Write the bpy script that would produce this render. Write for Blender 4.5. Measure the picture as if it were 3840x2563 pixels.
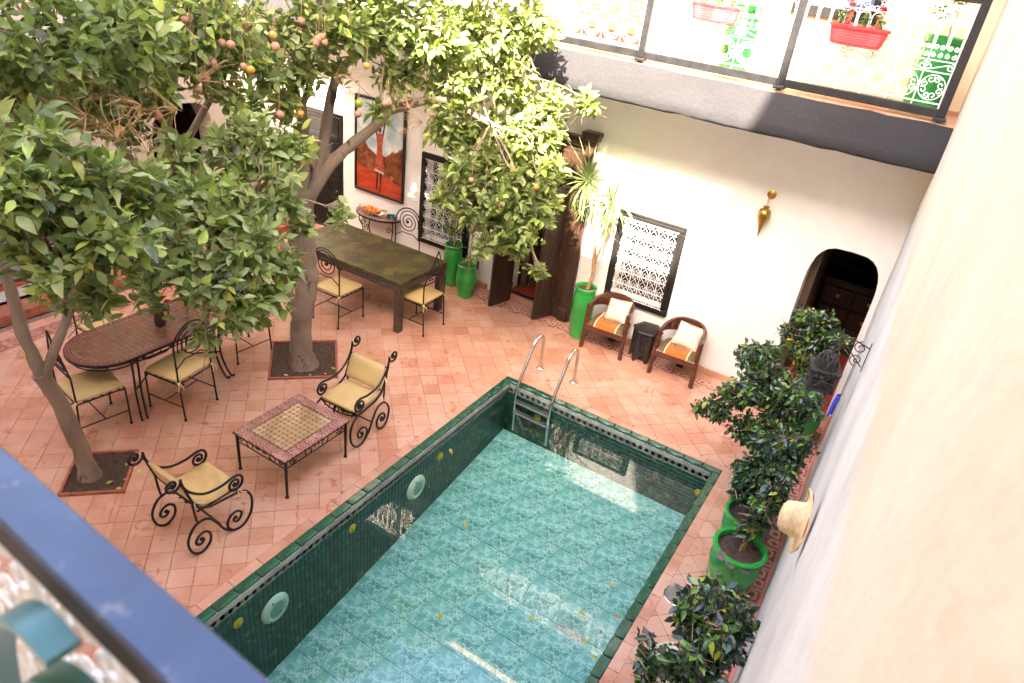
import bpy, math, random
import numpy as np
from mathutils import Vector, Matrix
from mathutils.geometry import tessellate_polygon
random.seed(7); RNG = np.random.default_rng(7)
PI = math.pi; R = math.radians
for o in list(bpy.data.objects): bpy.data.objects.remove(o)
S = bpy.context.scene; COL = S.collection

# ---------------------------------------------------------------- camera
CAM = Vector((0, 0, 4.8)); YAW, PITCH, ROLL = R(-28.33), R(-29.93), R(7.50)
fw = Vector((math.sin(YAW)*math.cos(PITCH), math.cos(YAW)*math.cos(PITCH), math.sin(PITCH)))
r0 = Vector((math.cos(YAW), -math.sin(YAW), 0)); u0 = r0.cross(fw)
rt = r0*math.cos(ROLL)+u0*math.sin(ROLL); up = -r0*math.sin(ROLL)+u0*math.cos(ROLL)
cd = bpy.data.cameras.new('camera'); cam = bpy.data.objects.new('camera', cd); COL.objects.link(cam)
cam.matrix_world = Matrix(((rt.x, up.x, -fw.x, CAM.x), (rt.y, up.y, -fw.y, CAM.y), (rt.z, up.z, -fw.z, CAM.z), (0, 0, 0, 1)))
cd.sensor_width = 36; cd.lens = 24.85; cd.clip_start = 0.02; cd.clip_end = 500
cd.dof.use_dof = True; cd.dof.focus_distance = 7.2; cd.dof.aperture_fstop = 3.5
S.camera = cam
S.render.resolution_x = 1024; S.render.resolution_y = 683
def cam_px(p):                                    # where a point falls, for choosing the pieces that show
    v = Vector(p)-CAM; z = v.dot(fw)
    if z <= .05: return None
    k = 24.85/36
    return (.5+k*v.dot(rt)/z, .5-k*v.dot(up)/z*1.5, z)

# ---------------------------------------------------------------- sky, sun, exposure
SUN = Vector((.29, -1.0, .92)).normalized()
w = bpy.data.worlds.new('World'); S.world = w; w.use_nodes = True
nt = w.node_tree; bg = nt.nodes['Background']; sky = nt.nodes.new('ShaderNodeTexSky')
sky.sky_type = 'NISHITA'; sky.sun_disc = False; sky.sun_elevation = math.asin(SUN.z); sky.sun_rotation = math.atan2(SUN.x, SUN.y)
sky.air_density = 1.0; sky.dust_density = 3.0; sky.ozone_density = .6
nt.links.new(sky.outputs[0], bg.inputs[0]); bg.inputs[1].default_value = .15
sl = bpy.data.lights.new('sun', 'SUN'); sl.energy = 3.4; sl.angle = R(.9); sl.color = (1, .94, .84)
so = bpy.data.objects.new('sun', sl); COL.objects.link(so); so.rotation_euler = (-SUN).to_track_quat('-Z', 'Y').to_euler()
so.location = SUN*30
V = S.view_settings; V.view_transform = 'Standard'; V.look = 'None'; V.gamma = 1; V.use_curve_mapping = False
V.exposure = 4.12
try:
    V.use_white_balance = True; V.white_balance_temperature = 7300; V.white_balance_tint = 14
except Exception as e: print('no wb', e)
S.render.engine = 'CYCLES'
S.cycles.max_bounces = 10; S.cycles.diffuse_bounces = 6; S.cycles.transparent_max_bounces = 12; S.cycles.sample_clamp_indirect = 8

# ---------------------------------------------------------------- objects and meshes
def ob(name, data, parent=None, loc=(0, 0, 0), rot=(0, 0, 0), label=None, cat=None, group=None, kind=None, mw=None, scale=None):
    o = bpy.data.objects.new(name, data); COL.objects.link(o)
    if mw is not None: o.matrix_basis = mw
    else:
        o.location = loc; o.rotation_euler = rot
        if scale is not None: o.scale = (scale,)*3 if not hasattr(scale, '__len__') else scale
    if parent: o.parent = parent
    for k, v in (('label', label), ('category', cat), ('group', group), ('kind', kind)):
        if v: o[k] = v
    return o
def thing(name, label, cat, loc=(0, 0, 0), rz=0, group=None):
    return ob(name, None, None, loc, (0, 0, rz), label, cat, group)
def dup(root, loc, rz, label=None, group=None):
    n = root.copy(); COL.objects.link(n); n.location = loc; n.rotation_euler = (0, 0, rz)
    if label: n['label'] = label
    if group: n['group'] = group
    for c in list(root.children):
        d = c.copy(); COL.objects.link(d); d.parent = n
        for g in list(c.children):
            h = g.copy(); COL.objects.link(h); h.parent = d
    return n

class MB:
    def __init__(s): s.v = []; s.f = []
    def add(s, v, f):
        n = len(s.v); s.v += [tuple(p) for p in v]; s.f += [tuple(i+n for i in q) for q in f]; return s
    def box(s, c, d, b=0, M=None):
        hx, hy, hz = d[0]/2, d[1]/2, d[2]/2
        if b <= 0:
            v = [(x*hx, y*hy, z*hz) for x in (-1, 1) for y in (-1, 1) for z in (-1, 1)]
            f = [(0, 1, 3, 2), (4, 6, 7, 5), (0, 4, 5, 1), (2, 3, 7, 6), (0, 2, 6, 4), (1, 5, 7, 3)]
        else:
            b = min(b, hx*.95, hy*.95, hz*.95); v = []; ix = {}
            for x in (-1, 1):
                for y in (-1, 1):
                    for z in (-1, 1):
                        for a, p in enumerate(((x*hx, y*(hy-b), z*(hz-b)), (x*(hx-b), y*hy, z*(hz-b)), (x*(hx-b), y*(hy-b), z*hz))):
                            ix[x, y, z, a] = len(v); v.append(p)
            f = []; q = ((-1, -1), (1, -1), (1, 1), (-1, 1))
            for sg in (-1, 1):
                f.append(tuple(ix[sg, a, c2, 0] for a, c2 in q)[::sg]); f.append(tuple(ix[a, sg, c2, 1] for a, c2 in q)[::-sg])
                f.append(tuple(ix[a, c2, sg, 2] for a, c2 in q)[::sg])
                for s2 in (-1, 1):
                    k = sg*s2
                    f.append((ix[sg, s2, -1, 0], ix[sg, s2, -1, 1], ix[sg, s2, 1, 1], ix[sg, s2, 1, 0])[::k])
                    f.append((ix[sg, -1, s2, 0], ix[sg, 1, s2, 0], ix[sg, 1, s2, 2], ix[sg, -1, s2, 2])[::k])
                    f.append((ix[-1, sg, s2, 1], ix[-1, sg, s2, 2], ix[1, sg, s2, 2], ix[1, sg, s2, 1])[::k])
                    for s3 in (-1, 1): f.append((ix[sg, s2, s3, 0], ix[sg, s2, s3, 1], ix[sg, s2, s3, 2])[::sg*s2*s3])
        if M is not None: v = [M @ Vector(p) for p in v]
        return s.add([(p[0]+c[0], p[1]+c[1], p[2]+c[2]) for p in v], f)
    def bar(s, a, b, wd, th, bev=0):                # square bar between two points
        a, b = Vector(a), Vector(b); d = b-a; q = d.to_track_quat('Z', 'Y').to_matrix()
        return s.box((a+b)/2, (wd, th, d.length), bev, q)
    def tube(s, pts, r, n=8, closed=False, cap=True):
        P = [Vector(p) for p in pts]; m = len(P); rr = r if hasattr(r, '__len__') else [r]*m
        T = []
        for i in range(m):
            a = P[i-1] if (i > 0 or closed) else P[i]; b = P[(i+1) % m] if (i < m-1 or closed) else P[i]
            t = (b-a); T.append(t.normalized() if t.length > 1e-9 else Vector((0, 0, 1)))
        nx = T[0].orthogonal().normalized(); v = []
        for i in range(m):
            nx = nx-T[i]*nx.dot(T[i]); nx = nx.normalized() if nx.length > 1e-6 else T[i].orthogonal().normalized()
            ny = T[i].cross(nx)
            for k in range(n):
                a = 2*PI*k/n; v.append(P[i]+(nx*math.cos(a)+ny*math.sin(a))*rr[i])
        f = []
        for i in range(m if closed else m-1):
            j = (i+1) % m
            for k in range(n):
                k2 = (k+1) % n; f.append((i*n+k, i*n+k2, j*n+k2, j*n+k))
        if cap and not closed: f.append(tuple(range(n))[::-1]); f.append(tuple((m-1)*n+k for k in range(n)))
        return s.add(v, f)
    def lathe(s, prof, n=24, c=(0, 0, 0), cap=True):
        v = []; f = []; m = len(prof)
        for (r_, z) in prof:
            for k in range(n): a = 2*PI*k/n; v.append((c[0]+r_*math.cos(a), c[1]+r_*math.sin(a), c[2]+z))
        for i in range(m-1):
            for k in range(n): k2 = (k+1) % n; f.append((i*n+k, i*n+k2, (i+1)*n+k2, (i+1)*n+k))
        if cap:
            if prof[0][0] > 1e-6: f.append(tuple(range(n))[::-1])
            if prof[-1][0] > 1e-6: f.append(tuple((m-1)*n+k for k in range(n)))
        return s.add(v, f)
    def ball(s, c, r, n=12, m=8):
        rr = r if hasattr(r, '__len__') else (r, r, r); v = []; f = []
        for i in range(m+1):
            a = PI*i/m
            for k in range(n): b = 2*PI*k/n; v.append((c[0]+rr[0]*math.sin(a)*math.cos(b), c[1]+rr[1]*math.sin(a)*math.sin(b), c[2]-rr[2]*math.cos(a)))
        for i in range(m):
            for k in range(n): k2 = (k+1) % n; f.append((i*n+k, i*n+k2, (i+1)*n+k2, (i+1)*n+k))
        return s.add(v, f)
    def poly(s, pts, z0, z1, bev=0):                # convex polygon prism, top edge chamfered, no bottom
        n = len(pts); cx = sum(p[0] for p in pts)/n; cy = sum(p[1] for p in pts)/n
        def ins(b):
            o = []
            for i in range(n):
                a, p, q = pts[i-1], pts[i], pts[(i+1) % n]
                d = Vector((cx-p[0], cy-p[1])); L = d.length or 1; d = d/L*min(b*1.4, L*.5); o.append((p[0]+d.x, p[1]+d.y))
            return o
        v = [(x, y, z0) for x, y in pts]+[(x, y, z1-bev) for x, y in pts]
        f = [(i, (i+1) % n, n+(i+1) % n, n+i) for i in range(n)]
        if bev > 0:
            v += [(x, y, z1) for x, y in ins(bev)]; f += [(n+i, n+(i+1) % n, 2*n+(i+1) % n, 2*n+i) for i in range(n)]
            f.append(tuple(range(2*n, 3*n)))
        else: f.append(tuple(range(n, 2*n)))
        return s.add(v, f)
    def mesh(s, name, m, smooth=False, ang=40):
        me = bpy.data.meshes.new(name); me.from_pydata([tuple(p) for p in s.v], [], s.f)
        if m: me.materials.append(m)
        if smooth:
            me.polygons.foreach_set('use_smooth', [True]*len(me.polygons)); me.set_sharp_from_angle(angle=R(ang))
        me.update(); return me
    def build(s, name, m, parent=None, smooth=False, ang=40, **k): return ob(name, s.mesh(name, m, smooth, ang), parent, **k)

def holed(outer, holes, y0, y1):
    """wall slab in the XZ plane with openings, between two Y planes"""
    loops = [outer]+holes; flat = [p for l in loops for p in l]; n = len(flat)
    tri = tessellate_polygon([[Vector((p[0], p[1], 0)) for p in l] for l in loops])
    v = [(p[0], y0, p[1]) for p in flat]+[(p[0], y1, p[1]) for p in flat]
    f = []
    for t in tri:
        a, b, c = [flat[i] for i in t]
        cr = (b[0]-a[0])*(c[1]-a[1])-(b[1]-a[1])*(c[0]-a[0])
        t = tuple(t) if cr > 0 else tuple(t)[::-1]      # CCW seen from -Y
        f.append(t); f.append(tuple(i+n for i in t[::-1]))
    k = 0
    for li, l in enumerate(loops):
        m = len(l); ar = sum(l[i][0]*l[(i+1) % m][1]-l[(i+1) % m][0]*l[i][1] for i in range(m))
        for i in range(m):
            a, b = k+i, k+(i+1) % m; q = (a, a+n, b+n, b) if (ar > 0) == (li == 0) else (a, b, b+n, a+n)
            f.append(q)
        k += m
    b = MB(); b.add(v, f); return b
def rect(x0, x1, z0, z1): return [(x0, z0), (x1, z0), (x1, z1), (x0, z1)]
def arc(cx, cy, r_, a0, a1, n): return [(cx+r_*math.cos(a0+(a1-a0)*i/n), cy+r_*math.sin(a0+(a1-a0)*i/n)) for i in range(n+1)]
def spiral(cx, cy, ra, rb, a0, a1, n=28):
    o = []
    for i in range(n+1):
        t = i/n; a = R(a0+(a1-a0)*t); r_ = ra+(rb-ra)*t; o.append((cx+r_*math.cos(a), cy+r_*math.sin(a)))
    return o
def smoothpath(p, k=6):
    """Catmull-Rom through the points"""
    P = [Vector(q) for q in p]; o = []
    for i in range(len(P)-1):
        a = P[i-1] if i else P[i]*2-P[i+1]; b, c = P[i], P[i+1]; d = P[i+2] if i+2 < len(P) else c*2-b
        for j in range(k):
            t = j/k; o.append(.5*((2*b)+(c-a)*t+(2*a-5*b+4*c-d)*t*t+(3*b-a-3*c+d)*t**3))
    o.append(P[-1]); return o

# ---------------------------------------------------------------- materials
MATS = {}
class NT:
    def __init__(s, name):
        s.m = bpy.data.materials.new(name); s.m.use_nodes = True; s.t = s.m.node_tree; s.b = s.t.nodes['Principled BSDF']
        s.out = s.t.nodes['Material Output']; MATS[name] = s.m
    def n(s, typ, **k):
        d = s.t.nodes.new('ShaderNode'+typ)
        for a, b in k.items():
            if a[0] == '_': d.inputs[a[1:].replace('_', ' ')].default_value = b
            else: setattr(d, a, b)
        return d
    def l(s, a, b): s.t.links.new(a, b)
    def co(s, kind='Object', scale=None, rot=None):
        c = s.n('TexCoord').outputs[kind]
        if scale is not None or rot is not None:
            m = s.n('Mapping'); s.l(c, m.inputs[0])
            if scale is not None: m.inputs['Scale'].default_value = scale
            if rot is not None: m.inputs['Rotation'].default_value = rot
            c = m.outputs[0]
        return c
    def geo(s): return s.n('NewGeometry').outputs['Position']
    def noise(s, co, scale, detail=5, rough=.55, dist=0):
        d = s.n('TexNoise'); d.inputs['Scale'].default_value = scale; d.inputs['Detail'].default_value = detail
        d.inputs['Roughness'].default_value = rough; d.inputs['Distortion'].default_value = dist; s.l(co, d.inputs['Vector']); return d.outputs['Fac']
    def ramp(s, x, stops, interp='LINEAR'):
        d = s.n('ValToRGB'); d.color_ramp.interpolation = interp; e = d.color_ramp.elements
        while len(e) < len(stops): e.new(.5)
        for i, (p, c) in enumerate(stops):
            e[i].position = p; e[i].color = tuple(c)+(1,) if len(c) == 3 else c
        s.l(x, d.inputs[0]); return d.outputs[0]
    def mix(s, fac, a, b, blend='MIX'):
        d = s.n('Mix', data_type='RGBA', blend_type=blend)
        for i, x in ((0, fac), (6, a), (7, b)):
            if hasattr(x, 'is_linked'): s.l(x, d.inputs[i])
            elif i == 0: d.inputs[0].default_value = x
            else: d.inputs[i].default_value = tuple(x)+(1,)
        return d.outputs[2]
    def math(s, op, a, b=0.0):
        d = s.n('Math', operation=op)
        for i, x in enumerate((a, b)):
            if hasattr(x, 'is_linked'): s.l(x, d.inputs[i])
            else: d.inputs[i].default_value = x
        return d.outputs[0]
    def rnd(s):                                       # one random number for each piece, joined or not
        a = s.n('Attribute', attribute_name='rnd').outputs['Fac']; b = s.n('ObjectInfo').outputs['Random']
        return s.math('FRACT', s.math('ADD', a, b))
    def bump(s, h, strength=.3, dist=.01):
        d = s.n('Bump'); d.inputs['Strength'].default_value = strength; d.inputs['Distance'].default_value = dist; s.l(h, d.inputs['Height'])
        s.l(d.outputs[0], s.b.inputs['Normal']); return d.outputs[0]
    def col(s, c): s.l(c, s.b.inputs['Base Color'])
    def set(s, **k):
        for a, x in k.items(): s.b.inputs[a.replace('_', ' ')].default_value = x
        return s
def P(name, c, rough=.6, metal=0, var=.18, scale=6, bump=0, bscale=80, coat=0, stretch=None, wear=None, spec=.5):
    n = NT(name); co = n.co('Object', stretch); f = n.noise(co, scale, 6)
    a = tuple(x*(1-var) for x in c); b = tuple(min(1, x*(1+var)) for x in c)
    k = n.ramp(f, [(.3, a), (.7, b)])
    if wear:
        f2 = n.noise(co, wear[1], 8, .7); m = n.ramp(f2, [(wear[2], (0, 0, 0)), (wear[2]+.06, (1, 1, 1))]); k = n.mix(m, k, wear[0])
    n.col(k); n.set(Roughness=rough, Metallic=metal, Coat_Weight=coat, Specular_IOR_Level=spec)
    if bump: n.bump(n.noise(co, bscale, 4), bump, .004)
    return n.m
# ---------------------------------------------------------------- the materials of the place
def m_terracotta():
    n = NT('terracotta'); g = n.geo(); r = n.rnd()
    base = n.ramp(r, [(0, (.44, .185, .108)), (.25, (.515, .245, .158)), (.6, (.55, .278, .182)), (.85, (.475, .21, .128)), (1, (.58, .325, .228))])
    film = n.noise(g, 2.1, 6, .6, .4); base = n.mix(n.ramp(film, [(.42, (0, 0, 0)), (.62, (.7, .7, .7))]), base, (.60, .36, .262))
    w = n.noise(g, 6.5, 7, .62, 1.2); base = n.mix(n.ramp(w, [(.60, (0, 0, 0)), (.66, (.85, .85, .85))]), base, (.42, .135, .055))
    d = n.noise(g, 17, 8, .75); base = n.mix(n.ramp(d, [(.66, (0, 0, 0)), (.75, (.6, .6, .6))]), base, (.28, .15, .10))
    n.col(base); n.set(Specular_IOR_Level=.35)
    rg = n.noise(g, 5, 4); n.l(n.ramp(rg, [(.3, (.42,)*3), (.7, (.62,)*3)]), n.b.inputs['Roughness'])
    n.bump(n.noise(g, 40, 5), .25, .004); return n.m
TERRA = m_terracotta()
P('grout', (.20, .115, .08), .9, var=.35, scale=14, bump=.4)
def m_border(name, a, b, sc):
    n = NT(name); co = n.co('Object'); wv = n.n('TexWave', wave_type='RINGS', rings_direction='SPHERICAL'); wv.inputs['Scale'].default_value = sc; wv.inputs['Distortion'].default_value = 9
    wv.inputs['Detail'].default_value = 1.5; wv.inputs['Detail Scale'].default_value = 1.2
    g = n.geo(); mp = n.n('VectorMath', operation='ADD'); n.l(co, mp.inputs[0]); n.l(mp.outputs[0], wv.inputs['Vector'])
    k = n.ramp(wv.outputs['Fac'], [(.38, a), (.5, b)]); k = n.mix(n.ramp(n.noise(g, 9, 6), [(.5, (0, 0, 0)), (.75, (.6,)*3)]), k, (.6, .38, .3))
    n.col(k); n.set(Roughness=.45); return n.m
m_border('border_pattern', (.30, .06, .05), (.60, .33, .26), 4)
m_border('border_dark', (.33, .115, .075), (.44, .19, .125), 4)
m_border('table_border_pattern', (.19, .025, .03), (.34, .175, .15), 11)
def m_plaster(name, c, bump=.25, stain=.1):
    n = NT(name); g = n.geo(); f = n.noise(g, 1.3, 6, .6)
    k = n.ramp(f, [(.35, tuple(x*(1-stain) for x in c)), (.65, c)]); sp = n.noise(g, 11, 7, .7)
    k = n.mix(n.ramp(sp, [(.68, (0, 0, 0)), (.8, (.35,)*3)]), k, tuple(x*.72 for x in c))
    n.col(k); n.set(Roughness=.85, Specular_IOR_Level=.25); n.bump(n.noise(g, 22, 7, .65), bump, .012); return n.m
m_plaster('plaster_white', (.86, .84, .805)); m_plaster('plaster_beige', (.50, .42, .35)); m_plaster('plaster_cream', (.80, .66, .50), .3, .14); m_plaster('plaster_yellow', (.78, .62, .42))
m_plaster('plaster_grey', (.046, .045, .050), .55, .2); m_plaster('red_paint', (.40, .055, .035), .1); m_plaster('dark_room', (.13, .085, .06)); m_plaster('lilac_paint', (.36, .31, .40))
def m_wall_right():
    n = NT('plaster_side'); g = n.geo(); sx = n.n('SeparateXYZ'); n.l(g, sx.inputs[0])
    e = n.math('ADD', n.math('MULTIPLY', sx.outputs['Y'], .115), sx.outputs['Z'])      # sloping line where white turns to cream
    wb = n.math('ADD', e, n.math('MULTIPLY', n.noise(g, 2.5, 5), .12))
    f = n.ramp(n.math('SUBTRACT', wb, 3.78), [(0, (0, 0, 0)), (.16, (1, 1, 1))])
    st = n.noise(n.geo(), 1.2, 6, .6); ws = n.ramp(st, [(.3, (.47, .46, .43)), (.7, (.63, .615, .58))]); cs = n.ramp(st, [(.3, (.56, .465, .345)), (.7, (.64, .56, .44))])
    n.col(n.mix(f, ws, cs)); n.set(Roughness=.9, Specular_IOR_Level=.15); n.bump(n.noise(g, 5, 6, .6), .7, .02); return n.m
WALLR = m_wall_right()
P('iron', (.018, .016, .016), .42, .5, .3, 20, .2, 90); P('black_wood', (.012, .0105, .010), .55, 0, .35, 9, .25, 30, stretch=(6, 6, 1), spec=.25)
P('white_iron', (.80, .80, .80), .5, 0, .05, 10, .1); P('rail_black', (.016, .016, .017), .38, 0, .4, 12, .2, 40)
P('dark_wood', (.045, .024, .015), .38, 0, .55, 5, .3, 25, stretch=(5, 5, .7)); P('mahogany', (.085, .026, .014), .22, 0, .45, 5, .15, 30, coat=.35, stretch=(1, 1, 6))
P('ebony', (.012, .010, .010), .35, 0, .4, 14, .2, 50)
P('leatherette', (.56, .39, .165), .48, 0, .10, 4, .18, 14); P('tie_cloth', (.70, .52, .26), .8)
P('green_glaze', (.012, .33, .055), .17, 0, .28, 3, .12, 9, coat=.6); P('green_pot_matt', (.055, .15, .09), .35, 0, .3, 4, .1, 10, coat=.2)
P('soil', (.062, .035, .022), .95, 0, .5, 25, 1.0, 60); P('bark', (.235, .175, .128), .9, 0, .35, 5, .8, 26, stretch=(1, 1, .45), wear=((.065, .045, .032), 5, .58)); P('twig', (.42, .25, .13), .8, 0, .35, 12)
P('twig_green', (.12, .13, .05), .7); P('steel', (.62, .59, .55), .2, 1, .1, 8); P('steel_dull', (.26, .245, .22), .45, .8, .2, 9, .15, 30)
P('brass', (.50, .30, .085), .33, 1, .4, 30, .6, 70); P('pale_plastic', (.62, .72, .55), .4, 0, .08); P('lens', (.25, .40, .32), .15, 0, .2, 30, .4, 60); P('yellow_plastic', (.62, .42, .03), .4, 0, .2)
P('coping_green', (.012, .088, .046), .25, 0, .5, 9, .2, 20, coat=.35, wear=((.07, .16, .105), 13, .60)); P('grout_white', (.22, .33, .28), .85, 0, .2)
P('cushion_cream', (.74, .60, .45), .92, 0, .10, 5, .6, 160); P('velvet_olive', (.13, .075, .022), .85, 0, .4, 6, .5, 90)
P('red_plastic', (.66, .055, .06), .38, 0, .12, 5, .1, 20); P('straw', (.66, .48, .27), .85, 0, .25, 22, .9, 70, stretch=(1, 1, 2.2)); P('ribbon_red', (.35, .02, .03), .7)
P('lantern_iron', (.045, .038, .036), .6, .4, .4, 20, .3, 60); P('blue_paint', (.026, .050, .122), .36, 0, .30, 7, .4, 14, wear=((.12, .125, .17), 16, .60)); P('rail_shade', (.010, .009, .002), .7, 0, .3)
P('turquoise_paint', (.045, .17, .165), .35, 0, .15); P('pink_paint', (.56, .20, .15), .6, 0, .15, 6, wear=((.62, .34, .27), 9, .6)); P('glass_dark', (.02, .02, .022), .08, 0, .2)
P('orange_skin', (.80, .21, .015), .42, 0, .12, 5, .35, 160); P('fruit_old', (.34, .165, .10), .7, 0, .3, 5, .35, 45); P('fruit_green', (.19, .25, .025), .5, 0, .35, 3, .3, 120); P('fruit_ripe', (.40, .22, .04), .5, 0, .25, 3, .3, 120)
P('blue_glaze', (.02, .16, .25), .2, 0, .3, 6, coat=.4); P('jug_brown', (.05, .018, .01), .3, 0, .4, 6, coat=.3); P('rose_red', (.55, .01, .035), .6); P('rose_peach', (.75, .22, .12), .6)
P('table_copper', (.058, .046, .010), .5, .2, .55, 3.2, .5, 26, wear=((.115, .090, .022), 2.6, .50)); P('table_wood', (.06, .037, .026), .8, 0, .5, 7, 1.0, 22, stretch=(1, 1, 5), wear=((.22, .17, .14), 18, .6))
P('white_plastic', (.75, .75, .72), .4); P('hatch_red', (.55, .19, .16), .6, 0, .18, 7, wear=((.6, .3, .25), 12, .6)); P('brick_edge', (.36, .11, .06), .7, 0, .3, 12, .4, 30); P('stone_mauve', (.14, .10, .09), .8, 0, .4, 12, .6, 30)
P('mauve_cloth', (.30, .22, .30), .9); P('crimson_cloth', (.45, .015, .05), .8); P('blue_cloth', (.05, .06, .55), .7); P('wood_door', (.15, .06, .032), .45, 0, .35, 6, .2, 25, stretch=(5, 5, .8)); P('slate_blue', (.06, .11, .22), .5)
def m_pieces(name, stops, rough=.3, coat=.3, bump=.15, var=None):
    n = NT(name); r = n.rnd(); k = n.ramp(r, stops, 'LINEAR'); g = n.geo(); f = n.noise(g, 60, 4)
    k = n.mix(n.math('MULTIPLY', f, .35), k, tuple(x*.45 for x in stops[0][1])); n.col(k); n.set(Roughness=rough, Coat_Weight=coat); n.bump(n.noise(g, 35, 3), bump, .004); return n.m
m_pieces('pool_mosaic', [(0, (.006, .045, .028)), (.35, (.010, .082, .048)), (.7, (.005, .036, .024)), (.86, (.018, .105, .06)), (.955, (.035, .11, .055)), (.975, (.15, .11, .04)), (1, (.24, .15, .05))])
m_pieces('brown_mosaic', [(0, (.17, .058, .026)), (.3, (.21, .088, .038)), (.55, (.14, .05, .026)), (.8, (.20, .10, .048)), (.93, (.12, .09, .055)), (1, (.08, .035, .026))], .28)
m_pieces('beige_mosaic', [(0, (.34, .195, .085)), (.4, (.40, .245, .115)), (.75, (.31, .17, .08)), (1, (.36, .24, .13))], .3); P('mosaic_dot', (.13, .045, .03), .3); P('mosaic_maroon', (.11, .018, .02), .28, 0, .3, 20, coat=.3); P('mosaic_pink', (.24, .10, .075), .35, 0, .3, 30)
def m_bottom():
    n = NT('pool_bottom_tile'); co = n.co('Object')
    nz = n.n('TexNoise'); nz.inputs['Scale'].default_value = 4.5; nz.inputs['Detail'].default_value = 9; nz.inputs['Roughness'].default_value = .68; n.l(co, nz.inputs['Vector'])
    d = n.n('VectorMath', operation='MULTIPLY_ADD'); n.l(nz.outputs['Color'], d.inputs[0]); d.inputs[1].default_value = (.40,)*3; n.l(co, d.inputs[2]); w_ = d.outputs[0]
    k = n.ramp(n.noise(w_, 5, 8, .7), [(.34, (.048, .21, .17)), (.46, (.09, .325, .265)), (.58, (.16, .42, .37)), (.68, (.36, .60, .58))])
    k = n.mix(n.ramp(n.noise(co, 21, 8, .72), [(.50, (0, 0, 0)), (.68, (.8,)*3)]), k, (.34, .57, .56))
    k = n.mix(n.ramp(n.noise(w_, 17, 5, .6), [(.60, (0, 0, 0)), (.68, (.55,)*3)]), k, (.05, .18, .18))
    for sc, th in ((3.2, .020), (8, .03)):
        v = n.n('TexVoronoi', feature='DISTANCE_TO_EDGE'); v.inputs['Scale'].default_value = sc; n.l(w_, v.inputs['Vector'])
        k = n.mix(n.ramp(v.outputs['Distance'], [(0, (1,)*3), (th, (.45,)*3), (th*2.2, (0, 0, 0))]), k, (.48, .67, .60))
    n.col(k); n.set(Roughness=.35); return n.m
m_bottom()
def m_water():
    n = NT('water'); t = n.t; t.nodes.remove(n.b); g = n.geo()
    bp = n.n('Bump'); bp.inputs['Strength'].default_value = .002; bp.inputs['Distance'].default_value = .05; n.l(n.noise(g, 2.2, 3, .5, .3), bp.inputs['Height'])
    fr = n.n('Fresnel'); fr.inputs['IOR'].default_value = 1.46; n.l(bp.outputs[0], fr.inputs['Normal'])
    tr = n.n('BsdfTransparent'); tr.inputs[0].default_value = (.86, .97, .94, 1); gl = n.n('BsdfGlossy'); gl.inputs['Roughness'].default_value = .0; n.l(bp.outputs[0], gl.inputs['Normal'])
    mx = n.n('MixShader'); n.l(fr.outputs[0], mx.inputs[0]); n.l(tr.outputs[0], mx.inputs[1]); n.l(gl.outputs[0], mx.inputs[2]); n.l(mx.outputs[0], n.out.inputs[0]); return n.m
m_water()
def m_glass():
    n = NT('clear_glass'); t = n.t; t.nodes.remove(n.b); fr = n.n('Fresnel'); fr.inputs['IOR'].default_value = 1.5; tr = n.n('BsdfTransparent'); tr.inputs[0].default_value = (.93, .95, .95, 1)
    gl = n.n('BsdfGlossy'); gl.inputs['Roughness'].default_value = .03; mx = n.n('MixShader'); n.l(fr.outputs[0], mx.inputs[0]); n.l(tr.outputs[0], mx.inputs[1]); n.l(gl.outputs[0], mx.inputs[2]); n.l(mx.outputs[0], n.out.inputs[0])
m_glass()
def m_leaf(name, stops, rough, trans, dust=.0, coat=0):
    n = NT(name); r = n.rnd(); k = n.ramp(r, stops); g = n.geo()
    if dust: k = n.mix(n.ramp(n.noise(g, 14, 5, .65), [(.45, (0, 0, 0)), (.7, (dust,)*3)]), k, (.44, .44, .29))
    n.col(k); n.set(Roughness=rough, Specular_IOR_Level=.4, Coat_Weight=coat, Coat_Roughness=.2)
    ts = n.n('BsdfTranslucent'); n.l(n.mix(.5, k, (.20, .34, .03)), ts.inputs[0]); mx = n.n('MixShader'); mx.inputs[0].default_value = trans
    n.l(n.b.outputs[0], mx.inputs[1]); n.l(ts.outputs[0], mx.inputs[2]); n.l(mx.outputs[0], n.out.inputs[0]); return n.m
m_leaf('citrus_leaf', [(0, (.050, .082, .018)), (.22, (.125, .175, .045)), (.5, (.235, .295, .085)), (.78, (.38, .425, .165)), (.90, (.29, .42, .085)), (.96, (.47, .59, .11)), (1, (.50, .38, .08))], .33, .36, .30)
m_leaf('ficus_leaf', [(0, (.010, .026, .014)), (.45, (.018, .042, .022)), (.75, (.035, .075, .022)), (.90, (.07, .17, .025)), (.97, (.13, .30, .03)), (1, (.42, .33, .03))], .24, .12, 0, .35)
m_leaf('yucca_leaf', [(0, (.075, .14, .03)), (.5, (.13, .20, .05)), (1, (.26, .31, .13))], .45, .22, .15); m_leaf('plant_leaf', [(0, (.04, .09, .02)), (.6, (.09, .18, .03)), (1, (.22, .32, .06))], .4, .2)
m_leaf('dead_leaf', [(0, (.45, .30, .02)), (.6, (.55, .42, .05)), (1, (.30, .16, .04))], .6, .2); m_leaf('petal_leaf', [(0, (.35, .38, .10)), (1, (.60, .60, .25))], .5, .2)
def M(n): return MATS[n]
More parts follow.
